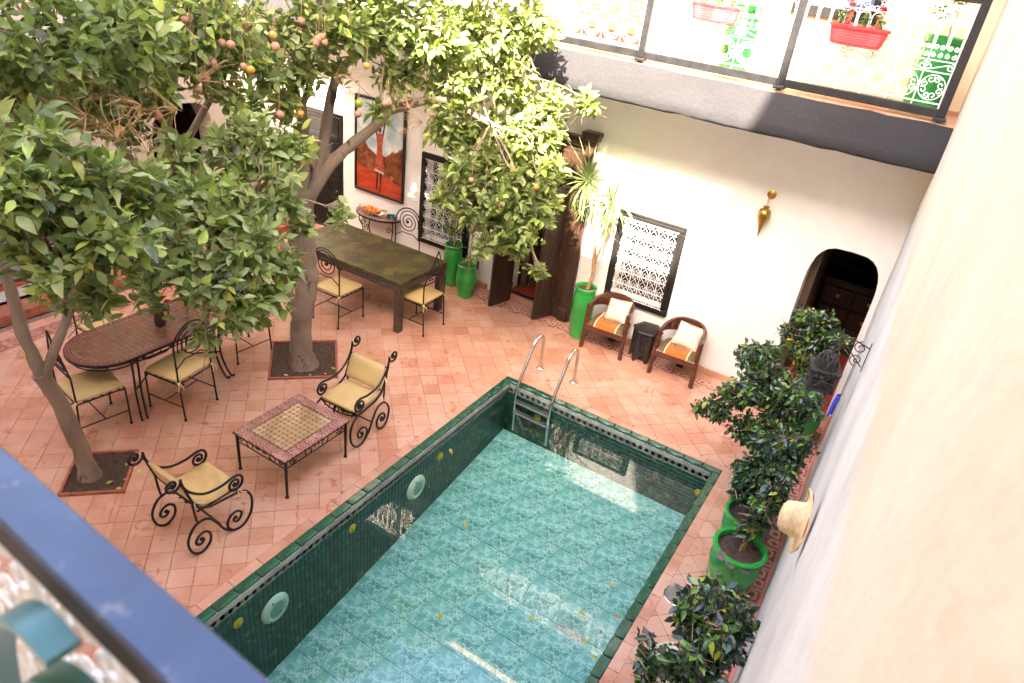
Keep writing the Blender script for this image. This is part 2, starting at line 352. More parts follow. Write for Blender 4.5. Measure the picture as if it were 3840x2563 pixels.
# ================================================================ the setting
X0, X1, Y0, Y1 = -9.0, .12, -.2, 8.43
PX0, PX1, PY0, PY1 = -3.54, -.745, 1.25, 6.57          # outer edge of the pool coping
BW = .095                                             # plain terracotta strip round the coping
def clip(poly, a, b, c):                              # keep a*x+b*y >= c
    o = []
    for i in range(len(poly)):
        p, q = poly[i-1], poly[i]; dp = a*p[0]+b*p[1]-c; dq = a*q[0]+b*q[1]-c
        if (dp >= 0) != (dq >= 0): t = dp/(dp-dq); o.append((p[0]+(q[0]-p[0])*t, p[1]+(q[1]-p[1])*t))
        if dq >= 0: o.append(q)
    return o
def subtract(polys, x0, x1, y0, y1):
    out = []
    for p in polys:
        for a, b, c in ((-1, 0, -x0), (1, 0, x1), (0, -1, -y0), (0, 1, y1)):
            q = clip(p, a, b, c)
            if len(q) > 2: out.append(q)
            p = clip(p, -a, -b, -c)
            if len(p) < 3: break
    return out
def area(p): return abs(sum(p[i-1][0]*p[i][1]-p[i][0]*p[i-1][1] for i in range(len(p))))/2
def joined(name, polys, mat, parent, z=0, th=.02, bev=.0015, jit=.0012, kind='stuff'):
    b = MB(); rn = []
    for p in polys:
        n0 = len(b.v); c_ = (sum(q[0] for q in p)/len(p), sum(q[1] for q in p)/len(p)); k = 1-.0022/max(.02, math.sqrt(area(p)))*1.2
        b.poly([(c_[0]+(q[0]-c_[0])*k, c_[1]+(q[1]-c_[1])*k) for q in p], z-th, z+random.uniform(-jit, jit), bev); rn += [random.random()]*(len(b.v)-n0)
    me = b.mesh(name, mat); at = me.attributes.new('rnd', 'FLOAT', 'POINT'); at.data.foreach_set('value', rn)
    return ob(name, me, parent, kind=kind)

floor = ob('courtyard_floor', None, None, kind='structure')
gb = MB()
gb.box((X0/2+(PX0+.01)/2, 4.1, -.062), (PX0+.01-X0, 9.2, .10)); gb.box(((PX0+PX1)/2, (PY1+8.7)/2, -.062), (PX1-PX0-.02, 8.7-PY1+.02, .10))
gb.box(((PX1+.2)/2, 4.1, -.062), (.2-PX1+.02, 9.2, .10)); gb.box(((PX0+PX1)/2, (PY0-.5)/2, -.062), (PX1-PX0-.02, PY0+.5, .10))
gb.build('mortar_bed', M('grout'), floor)
SQ = math.sqrt(.5); TS = .1965
def uv(x, y): return ((x+y)*SQ, (y-x)*SQ)
def xy(u, v): return ((u-v)*SQ, (u+v)*SQ)
PITS = [(-.715, .08, 7.215, 8.07), (-2.385, -1.84, 5.43, 6.03)]
rtop = 8.09; whole = []; cut = []
for i in range(-60, 60):
    for j in range(-45, 90):
        u_, v_ = -.715+i*TS, 7.215+j*TS
        c_ = xy(u_+TS/2, v_+TS/2)
        if not (X0-.2 < c_[0] < X1+.2 and Y0-.2 < c_[1] < Y1+.2): continue
        q = [[(u_, v_), (u_+TS, v_), (u_+TS, v_+TS), (u_, v_+TS)]]
        for pt in PITS: q = subtract(q, *pt)
        n0 = len(q); polys = [[xy(*p) for p in pl] for pl in q]
        polys = subtract(polys, PX0-BW, PX1+BW, PY0-BW, PY1+BW)
        out = []
        for p in polys:
            for a, b, c in ((1, 0, -8.20), (-1, 0, .145), (0, -1, -rtop), (0, 1, Y0)):
                p = clip(p, a, b, c) if len(p) > 2 else []
            if len(p) > 2 and area(p) > .0006: out.append(p)
        if len(out) == 1 and abs(area(out[0])-TS*TS) < 1e-5: whole.append(c_)
        else: cut += out
TM = MB().poly([(-TS/2+.0016, -TS/2+.0016), (TS/2-.0016, -TS/2+.0016), (TS/2-.0016, TS/2-.0016), (-TS/2+.0016, TS/2-.0016)], -.02, 0, .002).mesh('floor_tile', TERRA)
def vis(c_, z=0):
    q = cam_px((c_[0], c_[1], z)); return q and -.02 < q[0] < 1.02 and -.02 < q[1] < 1.02
shown = sorted([c_ for c_ in whole if vis(c_) and not (-9.5 < c_[0] < -5.9 and c_[1] < 6 and c_[0]+c_[1] > -3)], key=lambda c_: (Vector((c_[0], c_[1], 0))-CAM).length)[:300]
ss = set(shown)
for c_ in shown: ob('floor_tile', TM, floor, (c_[0], c_[1], random.uniform(-.0012, .0012)), (random.gauss(0, .003), random.gauss(0, .003), PI/4+random.gauss(0, .006)))
rest = [[(c_[0]-TS*SQ, c_[1]), (c_[0], c_[1]-TS*SQ), (c_[0]+TS*SQ, c_[1]), (c_[0], c_[1]+TS*SQ)] for c_ in whole if c_ not in ss]
joined('floor_tiles', rest+cut, TERRA, floor)
# plain strip round the pool, rows along the walls, patterned borders
strip = []
def run(a, b, n, axis, lo, hi):
    for k in range(n):
        s0, s1 = a+(b-a)*k/n, a+(b-a)*(k+1)/n
        strip.append([(s0, lo), (s1, lo), (s1, hi), (s0, hi)] if axis == 'x' else [(lo, s0), (hi, s0), (hi, s1), (lo, s1)])
run(PX0-BW, PX1+BW, 10, 'x', PY1, PY1+BW); run(PX0-BW, PX1+BW, 10, 'x', PY0-BW, PY0); run(PY0, PY1, 18, 'y', PX0-BW, PX0); run(PY0, PY1, 18, 'y', PX1, PX1+BW)
run(X0, .14, 46, 'x', 8.245, 8.43); run(Y0, 8.09, 40, 'y', -8.62, -8.45)
joined('edging_tiles', strip, TERRA, floor)
BT = MB().poly([(-.074, -.074), (.074, -.074), (.074, .074), (-.074, .074)], -.02, 0, .002).mesh('border_tile', M('border_pattern'))
BT2 = MB().poly([(-.12, -.12), (.12, -.12), (.12, .12), (-.12, .12)], -.02, 0, .002).mesh('border_tile', M('border_dark'))
for k in range(55): ob('border_tile', BT, floor, (-8.12+k*.15, 8.168, .001), (0, 0, (k % 2)*PI/2))
for k in range(32): ob('border_tile', BT2, floor, (-8.325, .3+k*.245, .001), (0, 0, (k % 2)*PI/2))
for k in range(30):
    yy = 3.4+k*.15; ob('border_tile', BT, floor, (.012-.011*(yy-5), yy, .003), (0, 0, (k % 2)*PI/2+.012))
sk = MB()
for k in range(24): sk.box((-8.8+k*.39-.0, 8.418, .045), (.386, .024, .088), .004) if not any(a < -8.8+k*.39 < b for a, b in ((-9, -8.0), (-4.95, -3.55), (-.95, .1))) else None
sk.build('skirting', TERRA, floor)

# ---------------------------------------------------------------- pool
pool = ob('swimming_pool', None, None, kind='structure')
WX0, WX1, WY0, WY1 = PX0+.085, PX1-.085, PY0+.085, PY1-.085
def zbot(y): return -.735-(6.49-y)*.142
CT = MB().box((0, 0, 0), (.206, .088, .035), .010).mesh('coping_tile', M('coping_green'), True)
def coping(a, b, axis, fix, s):
    n = round((b-a)/.21)
    for k in range(n):
        t = a+(b-a)*(k+.5)/n
        ob('coping_tile', CT, pool, (t, fix, -.010) if axis == 'x' else (fix, t, -.010), (random.gauss(0, .012), random.gauss(0, .012), (0 if axis == 'x' else PI/2)+random.gauss(0, .012)), scale=((b-a)/n/.21*random.uniform(.985, 1.0), 1, 1))
coping(PX0, PX1, 'x', PY1-.043, 1); coping(PX0, PX1, 'x', PY0+.043, 1); coping(PY0+.09, PY1-.09, 'y', PX0+.043, 1); coping(PY0+.09, PY1-.09, 'y', PX1-.043, 1)
sh = MB()                                             # rendered shell behind the tiles
sh.box(((PX0+WX0)/2-.03, (PY0+PY1)/2, -.85), (.085, PY1-PY0+.1, 1.63)); sh.box(((PX1+WX1)/2+.03, (PY0+PY1)/2, -.85), (.085, PY1-PY0+.1, 1.63))
sh.box(((PX0+PX1)/2, (PY1+WY1)/2+.03, -.85), (PX1-PX0-.1, .085, 1.63)); sh.box(((PX0+PX1)/2, (PY0+WY0)/2-.03, -.85), (PX1-PX0-.1, .085, 1.63))
sh.build('shell', M('grout_white'), pool)
gr = MB(); gr.add([(WX0-.02, WY0, zbot(WY0)-.004), (WX1+.02, WY0, zbot(WY0)-.004), (WX1+.02, WY1, zbot(WY1)-.004), (WX0-.02, WY1, zbot(WY1)-.004)], [(0, 1, 2, 3)]); gr.build('floor_bed', M('grout_white'), pool)
tl = math.atan(.142); nb = 7; bw = (WX1-WX0)/nb; ny = 13; bh = (WY1-WY0)/ny
BTM = MB().poly([(-bw/2+.001, -bh/2+.001), (bw/2-.001, -bh/2+.001), (bw/2-.001, bh/2-.001), (-bw/2+.001, bh/2-.001)], -.01, 0, .001).mesh('bottom_tile', M('pool_bottom_tile'))
for i in range(nb):
    for j in range(ny):
        y_ = WY0+(j+.5)*bh; ob('bottom_tile', BTM, pool, (WX0+(i+.5)*bw, y_, zbot(y_)+.004), (tl, 0, 0))
# side mosaics: two upper courses of small green tiles, then the square mosaic
ms = .051; mos = []
def side(axis, fix, a, b, nrm, zb):
    n = int((b-a)/ms); st = (b-a)/n
    for k in range(n):
        t = a+(k+.5)*st; z = -.145; r_ = 0
        while z > zb(t)-.0:
            mos.append((axis, fix, t+(0), z-ms/2, nrm, st)); z -= ms; r_ += 1
side('y', WX0, WY0, WY1, 1, zbot); side('x', WY1, WX0, WX1, -1, lambda t: zbot(WY1)); side('y', WX1, WY0, WY1, -1, zbot)
def mosmat(m):
    ax, fix, t, z, nrm, st = m
    if ax == 'y': return Matrix.Translation((fix, t, z)) @ Matrix.Rotation(nrm*PI/2, 4, 'Y') @ Matrix.Rotation(random.gauss(0, .05), 4, 'Z') @ Matrix.Rotation(random.gauss(0, .025), 4, 'X')
    return Matrix.Translation((t, fix, z)) @ Matrix.Rotation(PI/2, 4, 'X') @ Matrix.Rotation(random.gauss(0, .05), 4, 'Z') @ Matrix.Rotation(random.gauss(0, .025), 4, 'Y')
h_ = ms/2-.0022
MT = MB().poly([(-h_, -h_), (h_, -h_), (h_, h_), (-h_, h_)], -.012, .004, .0025); MTM = MT.mesh('mosaic_tile', M('pool_mosaic'))
def mp(m): return (m[1], m[2], m[3]) if m[0] == 'y' else (m[2], m[1], m[3])
near = sorted([m for m in mos if not (m[0] == 'y' and m[4] < 0) and cam_px(mp(m)) and 0 < cam_px(mp(m))[0] < 1 and 0 < cam_px(mp(m))[1] < 1 and cam_px(mp(m))[1] > .68*cam_px(mp(m))[0]*0+.75-cam_px(mp(m))[0]*.9], key=lambda m: (Vector(mp(m))-CAM).length)[:300]
ns = set(near)
for m in near: ob('mosaic_tile', MTM, pool, mw=mosmat(m))
vs = np.array(MT.v); allv = []; allf = []; rn = []
jm = MB()
for m in mos:
    if m in ns: continue
    Mx = np.array(mosmat(m)); p = vs @ Mx[:3, :3].T+Mx[:3, 3]; n0 = len(jm.v); jm.v += [tuple(q) for q in p]; jm.f += [tuple(i+n0 for i in q) for q in MT.f]; rn += [random.random()]*len(vs)
me = jm.mesh('mosaic_tiles', M('pool_mosaic')); at = me.attributes.new('rnd', 'FLOAT', 'POINT'); at.data.foreach_set('value', rn); ob('mosaic_tiles', me, pool, kind='stuff')
bk = MB(); bk.box((WX0-.005, (WY0+WY1)/2, -.95), (.012, WY1-WY0, 1.6)); bk.box((WX1+.005, (WY0+WY1)/2, -.95), (.012, WY1-WY0, 1.6)); bk.box(((WX0+WX1)/2, WY1+.005, -.95), (WX1-WX0-.02, .012, 1.6)); bk.build('mosaic_bed', P('dark_grout', (.022, .034, .024), .9), pool)
# upper course under the coping: long thin tiles, then diamonds over pale grout
UT = MB().poly([(-.036, -.017), (.036, -.017), (.036, .017), (-.036, .017)], -.012, .004, .002).mesh('waterline_tile', M('coping_green')); ut = MB(); dm = MB()
def upper(axis, fix, a, b, nrm):
    n = int((b-a)/.078); st = (b-a)/n
    for k in range(n):
        t = a+(k+.5)*st
        for row, (z, hx, hz) in enumerate(((-.052, .036, .017),)):
            Mx = Matrix.Translation((fix, t, z)) @ Matrix.Rotation(nrm*PI/2, 4, 'Y') @ Matrix.Rotation(PI/2, 4, 'Z') if axis == 'y' else Matrix.Translation((t, fix, z)) @ Matrix.Rotation(PI/2, 4, 'X')
            pts = [(-hx, -hz), (hx, -hz), (hx, hz), (-hx, hz)]; q = MB().poly(pts, -.012, .004, .002); ut.add([Mx @ Vector(p) for p in q.v], q.f)
        Mx = Matrix.Translation((fix, t, -.105)) @ Matrix.Rotation(nrm*PI/2, 4, 'Y') if axis == 'y' else Matrix.Translation((t, fix, -.105)) @ Matrix.Rotation(PI/2, 4, 'X')
        q = MB().poly([(-.034, 0), (0, -.036), (.034, 0), (0, .036)], -.012, .004, .002); dm.add([Mx @ Vector(p) for p in q.v], q.f)
for a in (('y', WX0, WY0, WY1, 1), ('x', WY1, WX0, WX1, -1), ('y', WX1, WY0, WY1, -1)): upper(*a)
ut.build('waterline_tiles', M('coping_green'), pool, kind='stuff'); dm.build('diamond_tiles', M('green_pot_matt'), pool, kind='stuff')
lb = MB(); lb.box((WX0-.004, (WY0+WY1)/2, -.085), (.016, WY1-WY0, .115)); lb.box((WX1+.004, (WY0+WY1)/2, -.085), (.016, WY1-WY0, .115)); lb.box(((WX0+WX1)/2, WY1+.004, -.085), (WX1-WX0-.02, .016, .115)); lb.build('waterline_bed', P('bed_grey', (.19, .22, .18), .9, var=.5), pool); lb = MB(); lb.box((WX0-.003, (WY0+WY1)/2, -.050), (.0165, WY1-WY0-.01, .048)); lb.box((WX1+.003, (WY0+WY1)/2, -.050), (.0165, WY1-WY0-.01, .048)); lb.box(((WX0+WX1)/2, WY1+.003, -.050), (WX1-WX0-.03, .0165, .048)); lb.build('grout_line', P('pale_grout', (.32, .34, .30), .9, var=.3), pool)
WZ = -.165
wm = MB(); wm.add([(WX0+.002, WY0+.002, WZ), (WX1-.002, WY0+.002, WZ), (WX1-.002, WY1-.002, WZ), (WX0+.002, WY1-.002, WZ)], [(0, 1, 2, 3)]); wm.build('pool_water', M('water'), None, kind='structure')

# ---------------------------------------------------------------- far wall with its openings
def archhole(x0, x1, zs, zt, n=14):
    c_ = (x0+x1)/2; rx = (x1-x0)/2; o = [(x0, 0), (x1, 0)]
    for k in range(n+1): a = PI*k/n; cc, s_ = math.cos(a), math.sin(a); o.append((c_+rx*math.copysign(abs(cc)**.55, cc), zs+(zt-zs)*s_**.8))
    return o
far = thing('courtyard_wall', 'long white plaster wall with grilled windows, double door and arched doorway', 'wall', (0, 8.43, 0))
holes = [rect(-8.9, -8.1, .001, 1.93), rect(-6.37, -5.60, .49, 1.73), rect(-4.75, -3.80, .001, 2.50), rect(-3.10, -2.375, .69, 1.755), archhole(-.79, -.015, 1.62, 2.14), rect(-4.25, -3.35, 3.79, 5.9), rect(-1.68, -1.02, 4.50, 5.8)]
holes = [[(x, z+.002) if z < .01 else (x, z) for x, z in h] for h in holes]
holed(rect(-9.6, .3, -.05, 3.55), holes[:5], 0, .30).build('wall', M('plaster_white'), far); holed(rect(-9.6, .3, 3.552, 8.2), holes[5:], 0, .30).build('upper_wall', M('plaster_yellow'), far)
# rooms behind, one shell each
def room(name, x0, x1, depth, z1, wall, flr, zf=.06):
    t = ob(name, None, None, (0, 8.73, 0), kind='structure'); b = MB()
    b.box((x0-.05, depth/2, z1/2), (.1, depth, z1)); b.box((x1+.05, depth/2, z1/2), (.1, depth, z1)); b.box(((x0+x1)/2, depth+.05, z1/2), (x1-x0+.2, .1, z1)); b.box(((x0+x1)/2, depth/2, z1+.05), (x1-x0+.2, depth+.2, .1)); b.build('room_wall', M(wall), t)
    f = MB(); f.box(((x0+x1)/2, depth/2-.148, zf-.04), (x1-x0, depth+.296, .08)); f.build('room_floor', M(flr), t); return t
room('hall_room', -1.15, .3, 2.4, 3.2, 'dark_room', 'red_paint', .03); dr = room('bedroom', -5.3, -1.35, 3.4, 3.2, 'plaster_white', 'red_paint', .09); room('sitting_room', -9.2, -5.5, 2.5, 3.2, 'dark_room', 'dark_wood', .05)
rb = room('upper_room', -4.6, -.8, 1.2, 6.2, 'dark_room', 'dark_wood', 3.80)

# windows with frames and white scroll grilles
def motif(wd, ht, r_=.0034, fine=True):
    """one cell of the grille: crossed bars with curled ends over a pair of scrolls"""
    b = MB(); w2, h2 = wd/2, ht/2
    def t2(pts, rr=r_): b.tube([(x, 0, z) for x, z in pts], rr, 4)
    for s_ in (-1, 1):
        t2([(s_*w2*.98, -h2*.55), (0, h2*.35), (-s_*w2*.42, h2*.66)]); t2([(-s_*w2*.42, h2*.66), (-s_*w2*.66, h2*.50), (-s_*w2*.58, h2*.34)])
        t2(spiral(s_*w2*.42, -h2*.68, w2*.36, w2*.12, 90, 90-s_*400, 16)); t2(spiral(s_*w2*.52, h2*.84, w2*.22, w2*.10, 90, 90-s_*320, 10))
    b.ball((0, 0, h2*.98), .011, 6, 4); b.ball((0, 0, -h2*.40), .009, 6, 4)
    return b
def window(label, x0, x1, z0, z1, cols, rows, mesh, imat):
    fw_ = .095; t = thing('grilled_window', label, 'window', ((x0+x1)/2, 8.43, z0)); W_, H_ = x1-x0, z1-z0
    for cx_, cz, sx, sz in ((0, fw_/2, W_, fw_), (0, H_-fw_/2, W_, fw_), (-W_/2+fw_/2, H_/2, fw_, H_-2*fw_), (W_/2-fw_/2, H_/2, fw_, H_-2*fw_)):
        b = MB(); b.box((cx_, -.012, cz), (sx-.002, .06, sz-.002), .008); k = .5 if sx > sz else 1
        b.box((cx_*(1-.06), -.046, cz+(0 if sx < sz else (.012 if cz < .3 else -.012))), (sx-.05 if sx < sz else sx-.06, .02, sz-.05 if sx > sz else sz+.02), .006); b.build('frame', M('black_wood'), t)
    gx0, gx1, gz0, gz1 = -W_/2+fw_*.95, W_/2-fw_*.95, fw_*.95, H_-fw_*.95; gy = -.045
    for i in range(cols+1):
        b = MB(); x = gx0+(gx1-gx0)*i/cols; b.box((x, gy, (gz0+gz1)/2), (.009, .009, gz1-gz0), .002); b.ball((x, gy, gz1+.008), .010, 6, 4); b.ball((x, gy, gz0-.008), .010, 6, 4); b.build('grille_bar', M('white_iron'), t)
    for j in range(rows+1):
        z = gz0+(gz1-gz0)*j/rows; b = MB(); b.box(((gx0+gx1)/2, gy-.003, z), (gx1-gx0, .008, .010), .002); b.build('grille_bar', M('white_iron'), t)
        for i in range(cols):
            if j < rows: ob('scroll', mesh, t, (gx0+(gx1-gx0)*(i+.5)/cols, gy, z+(gz1-gz0)/rows/2))
    b = MB(); b.box((0, .16, H_/2), (W_-2*fw_, .012, H_-2*fw_)); b.build('pane', M(imat), t)
    for q in (.33, .66):
        b = MB(); b.box((gx0+(gx1-gx0)*q, .145, H_/2), (.03, .03, H_-2*fw_)); b.build('mullion', M('dark_wood'), t)
    b = MB(); b.box((0, .145, H_*.45), (W_-2*fw_, .03, .03)); b.build('mullion', M('dark_wood'), t); return t
gwR = (.93-.18)/6; ghR = (1.265-.18)/6
mR = motif(gwR, ghR).mesh('scroll', M('white_iron')); mL = motif((.95-.18)/6, (1.43-.18)/7).mesh('scroll', M('white_iron'))
window('black framed window with white scroll grille behind the two tub chairs', -3.20, -2.27, .595, 1.86, 6, 6, mR, 'glass_dark')
window('black framed window with white scroll grille between painting and double door', -6.46, -5.51, .395, 1.825, 6, 7, mL, 'glass_dark')

# black panelled door at the far left
def panel_leaf(b, w_, h, th, rows, cols, c=(0, 0, 0), proud=.012):
    """frame-and-panel leaf, hinge at x=0, standing on z=0, facing -y and +y"""
    st = .07; b.box((c[0]+st/2, c[1], c[2]+h/2), (st, th, h), .004); b.box((c[0]+w_-st/2, c[1], c[2]+h/2), (st, th, h), .004); z = 0; zs = [0]+[sum(rows[:k+1])/sum(rows)*(h-st)for k in range(len(rows))]
    for z in zs: b.box((c[0]+w_/2, c[1], c[2]+z+st/2), (w_-2*st+.004, th*.96, st), .004)
    for k in range(len(rows)):
        za, zb = zs[k]+st, zs[k+1]; cw = (w_-2*st)/cols
        for i in range(cols):
            xc = c[0]+st+cw*(i+.5)
            b.box((xc, c[1], c[2]+(za+zb)/2), (cw+.004, th*.45, zb-za+.004))
            if zb-za > .10 and cw > .08: b.box((xc, c[1], c[2]+(za+zb)/2), (cw-.055, th*.82, zb-za-.06), .012)
        if cols > 1: b.box((c[0]+w_/2, c[1], c[2]+(za+zb)/2), (.05, th*.9, zb-za), .004)
ld = thing('panelled_door', 'black panelled wooden door left of the painting', 'door', (-8.9, 8.47, 0)); b = MB(); panel_leaf(b, .40, 1.93, .045, (1, 1, 1, 1, 1, 1), 1); b.build('door_leaf', M('black_wood'), ld)
b = MB(); panel_leaf(b, .40, 1.93, .045, (1, 1, 1, 1, 1, 1), 1, (.40, 0, 0)); b.build('door_leaf', M('black_wood'), ld)
b = MB(); b.box((.80, -.035, .975), (.05, .05, 1.95), .005); b.box((.385, -.035, 1.965), (.88, .05, .05), .005); b.build('door_frame', M('black_wood'), ld)

# double door: carved posts, transom, folded leaves, threshold
dd = thing('double_door', 'tall dark carved double door standing open beside the tall green pot', 'door', (-4.275, 8.43, 0))
for s_ in (-1, 1):
    b = MB(); b.box((s_*.535, -.03, 1.30), (.13, .10, 2.60), .01); b.box((s_*.535, -.05, 2.64), (.20, .15, .05), .008); b.box((s_*.535, -.055, 2.70), (.24, .18, .06), .01); b.box((s_*.535, -.048, .10), (.15, .12, .2), .01); b.build('door_post', M('dark_wood'), dd)
b = MB(); b.box((0, -.02, 2.56), (.94, .08, .10), .008); b.box((0, -.05, 2.625), (.95, .12, .03), .006); b.build('lintel', M('dark_wood'), dd)
b = MB(); panel_leaf(b, .94, .52, .05, (1,), 5, (-.47, .02, 1.99)); tr_ = b.build('transom', M('dark_wood'), dd)
sb = MB()
for k in range(22): sb.ball((-.45+k*.043, -.064, 2.56), .006, 5, 3)
for k in range(22): sb.ball((-.45+k*.043, -.012, 2.02), .006, 5, 3)
sb.build('studs', M('steel_dull'), dd)
def leaf(x, y, w_, ang, hinge, plank=False):
    b = MB()
    if plank:
        b.box((w_/2, 0, .975), (w_, .035, 1.95), .004)
        for k in range(7): b.box((.07+k*(w_-.14)/6, -.02, .95), (.028, .012, 1.55), .004)
        for z in (.05, 1.0, 1.9): b.box((w_/2, -.02, z), (w_-.01, .02, .09), .006)
    else: panel_leaf(b, w_, 1.95, .045, (1.0, .28, 1.1, .5), 1)
    o = b.build('door_leaf', M('dark_wood'), dd, loc=(x, y, .015), rot=(0, 0, ang))
    h = MB()
    for z in (.25, 1.0, 1.7): h.box((-.004, 0, z), (.016, .055, .09), .003)
    h.build('hinge', M('steel_dull'), o); return o
leaf(-.375, -.06, .43, R(-104), 0, True); l2 = leaf(.335, -.045, .35, R(-113), 0); leaf(.350, -.045, .29, R(-4), 0)
b = MB(); b.tube([(.06, -.03, .92), (.12, -.045, .92), (.20, -.045, .92), (.26, -.03, .92)], .008, 6); b.tube([(.16, -.045, .92), (.16, -.055, .87), (.165, -.05, .83)], .006, 6); b.build('latch', M('steel_dull'), l2)
b = MB(); b.box((0, -.005, .045), (.94, .10, .09), .004); b.build('threshold', TERRA, dd); b = MB(); b.box((-.0, .07, .075), (.94, .05, .055), .004); b.build('sill', M('ebony'), dd)

# arch interior: chest of drawers with a dish, picture, lamp switch
ch = thing('chest_of_drawers', 'dark chest of drawers inside the arched doorway', 'chest', (-.25, 10.6, .07)); b = MB(); b.box((0, 0, .50), (.9, .45, 1.0), .01); b.box((0, 0, 1.02), (.96, .5, .04), .01); b.build('carcass', M('ebony'), ch)
for k in range(3):
    for s_ in (-1, 1):
        b = MB(); b.box((s_*.215, -.235, .22+k*.29), (.40, .03, .25), .01); d_ = b.build('drawer', M('dark_wood'), ch); b = MB(); b.lathe([(0, 0), (.022, .004), (.03, .012), (.012, .02)], 10); b.build('knob', M('brass'), d_, loc=(s_*.215, -.25, .22+k*.29), rot=(PI/2, 0, 0))
t = thing('footed_dish', 'dark footed dish standing on the chest of drawers', 'dish', (-.3, 10.6, 1.11)); MB().lathe([(.07, 0), (.07, .015), (.02, .03), (.02, .11), (.10, .15), (.17, .19), (.16, .20), (.02, .16)], 20).build('bowl', M('lantern_iron'), t, True)
t = thing('framed_picture', 'small dark framed picture on the hall wall behind the arch', 'picture', (-.15, 11.1, 1.95)); b = MB(); b.box((0, 0, 0), (.5, .03, .36), .008); b.build('frame', M('ebony'), t); b = MB(); b.box((0, -.018, 0), (.38, .006, .24)); b.build('print', M('rose_peach'), t)
t = thing('light_switch', 'white light switch beside the arched doorway', 'switch', (.032, 8.25, 1.35)); b = MB(); b.box((-.006, 0, 0), (.012, .085, .085), .004); b.build('plate', M('white_plastic'), t); b = MB(); b.box((-.014, 0, 0), (.008, .03, .045), .002); b.build('rocker', M('white_plastic'), t)
# bedroom behind the double door: red cloth
t = thing('floor_cushion', 'crimson cushion just inside the open double door', 'cushion', (-4.05, 9.25, .09)); MB().box((0, 0, .18), (.5, .5, .36), .08).build('cover', M('crimson_cloth'), t)

# ---------------------------------------------------------------- gallery over the wall
gal = thing('gallery', 'grey plastered gallery edge running under the black and white railing', 'balcony', (0, 7.45, 3.77))
bm_ = MB(); n_ = 60
for k in range(n_+1):
    x = -9.2+9.5*k/n_
    for (y, z) in ((.0, -.015), (-.004, -.12), (.0, -.30), (.006, -.405), (.03, -.435), (.20, -.437)):
        bm_.v.append((x, y+random.gauss(0, .0035), z+random.gauss(0, .004)))
for k in range(n_):
    for q in range(5): bm_.f.append((k*6+q, k*6+q+1, k*6+q+7, k*6+q+6))
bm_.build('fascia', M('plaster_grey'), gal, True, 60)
b = MB(); b.box((-4.45, .52, -.23), (9.5, .95, .40)); b.build('slab', M('plaster_white'), gal)
for k in range(46):
    for j in range(5):
        if -5 < -9.1+k*.2 < .2 or j < 0: MB().poly([(-9.1+k*.2, .01+j*.194), (-8.903+k*.2, .01+j*.194), (-8.903+k*.2, .201+j*.194), (-9.1+k*.2, .201+j*.194)], -.025, .0, .002).build('gallery_tile', TERRA, gal)
PB = [-.075, -1.49, -2.95, -4.40, -5.85, -7.30, -8.75]
# railing motifs
def ring_motif(s_, r_=.0055):
    b = MB()
    for k in range(8):
        a = 45*k+22.5; cx_, cz = .30*s_*math.cos(R(a)), .30*s_*math.sin(R(a)); b.tube([(x, 0, z) for x, z in spiral(cx_, cz, .13*s_, .03*s_, a-60, a-60+(470 if k % 2 else -470)+(120 if k % 2 == 0 else 0), 14)], r_, 4)
    b.tube([(x, 0, z) for x, z in arc(0, 0, .44*s_, 0, 2*PI, 20)], r_*.8, 4)
    return b
def arch_motif(w_, h, r_=.0055):
    b = MB(); q = w_/2
    b.tube([(-q*.8, 0, -h/2+.10)]+[(x, 0, z) for x, z in [(q*.8*math.cos(PI-PI*k/10), h/2-q*.9+q*.8*math.sin(PI*k/10)) for k in range(11)]]+[(q*.8, 0, -h/2+.10)], r_, 4)
    for s_ in (-1, 1):
        b.tube([(x, 0, z) for x, z in spiral(s_*q*.42, -h/2+.105, q*.36, q*.08, 0 if s_ > 0 else 180, (0 if s_ > 0 else 180)-s_*480, 14)], r_, 4); b.tube([(x, 0, z) for x, z in spiral(s_*q*.42, -h/2+.04, q*.36, q*.08, 90, 90-s_*480, 14)], r_, 4)
    return b
def cross_motif(w_, h, r_=.0055):
    b = MB()
    b.tube([(-w_*.32, 0, -h*.3), (w_*.32, 0, h*.3)], r_, 4)
    for s_ in (-1, 1): b.tube([(x, 0, z) for x, z in spiral(s_*w_*.36, s_*h*.05, h*.40, h*.1, 90, 90-s_*480, 12)], r_, 4)
    return b
cw = 1.30/5.5; PM = {}
for nm, fn in (('ring', ring_motif(.235)), ('arch', arch_motif(.118, .30)), ('cross', cross_motif(.236, .085))): PM[nm] = fn.mesh('scroll_'+nm, M('white_iron'))
names = ['carrying the red trough above the brass lamp', 'with the upper green pot behind its middle', 'with the upper brown door behind it', 'half hidden by the orange tree crown', 'deep behind the orange tree limbs', 'at the black door corner']
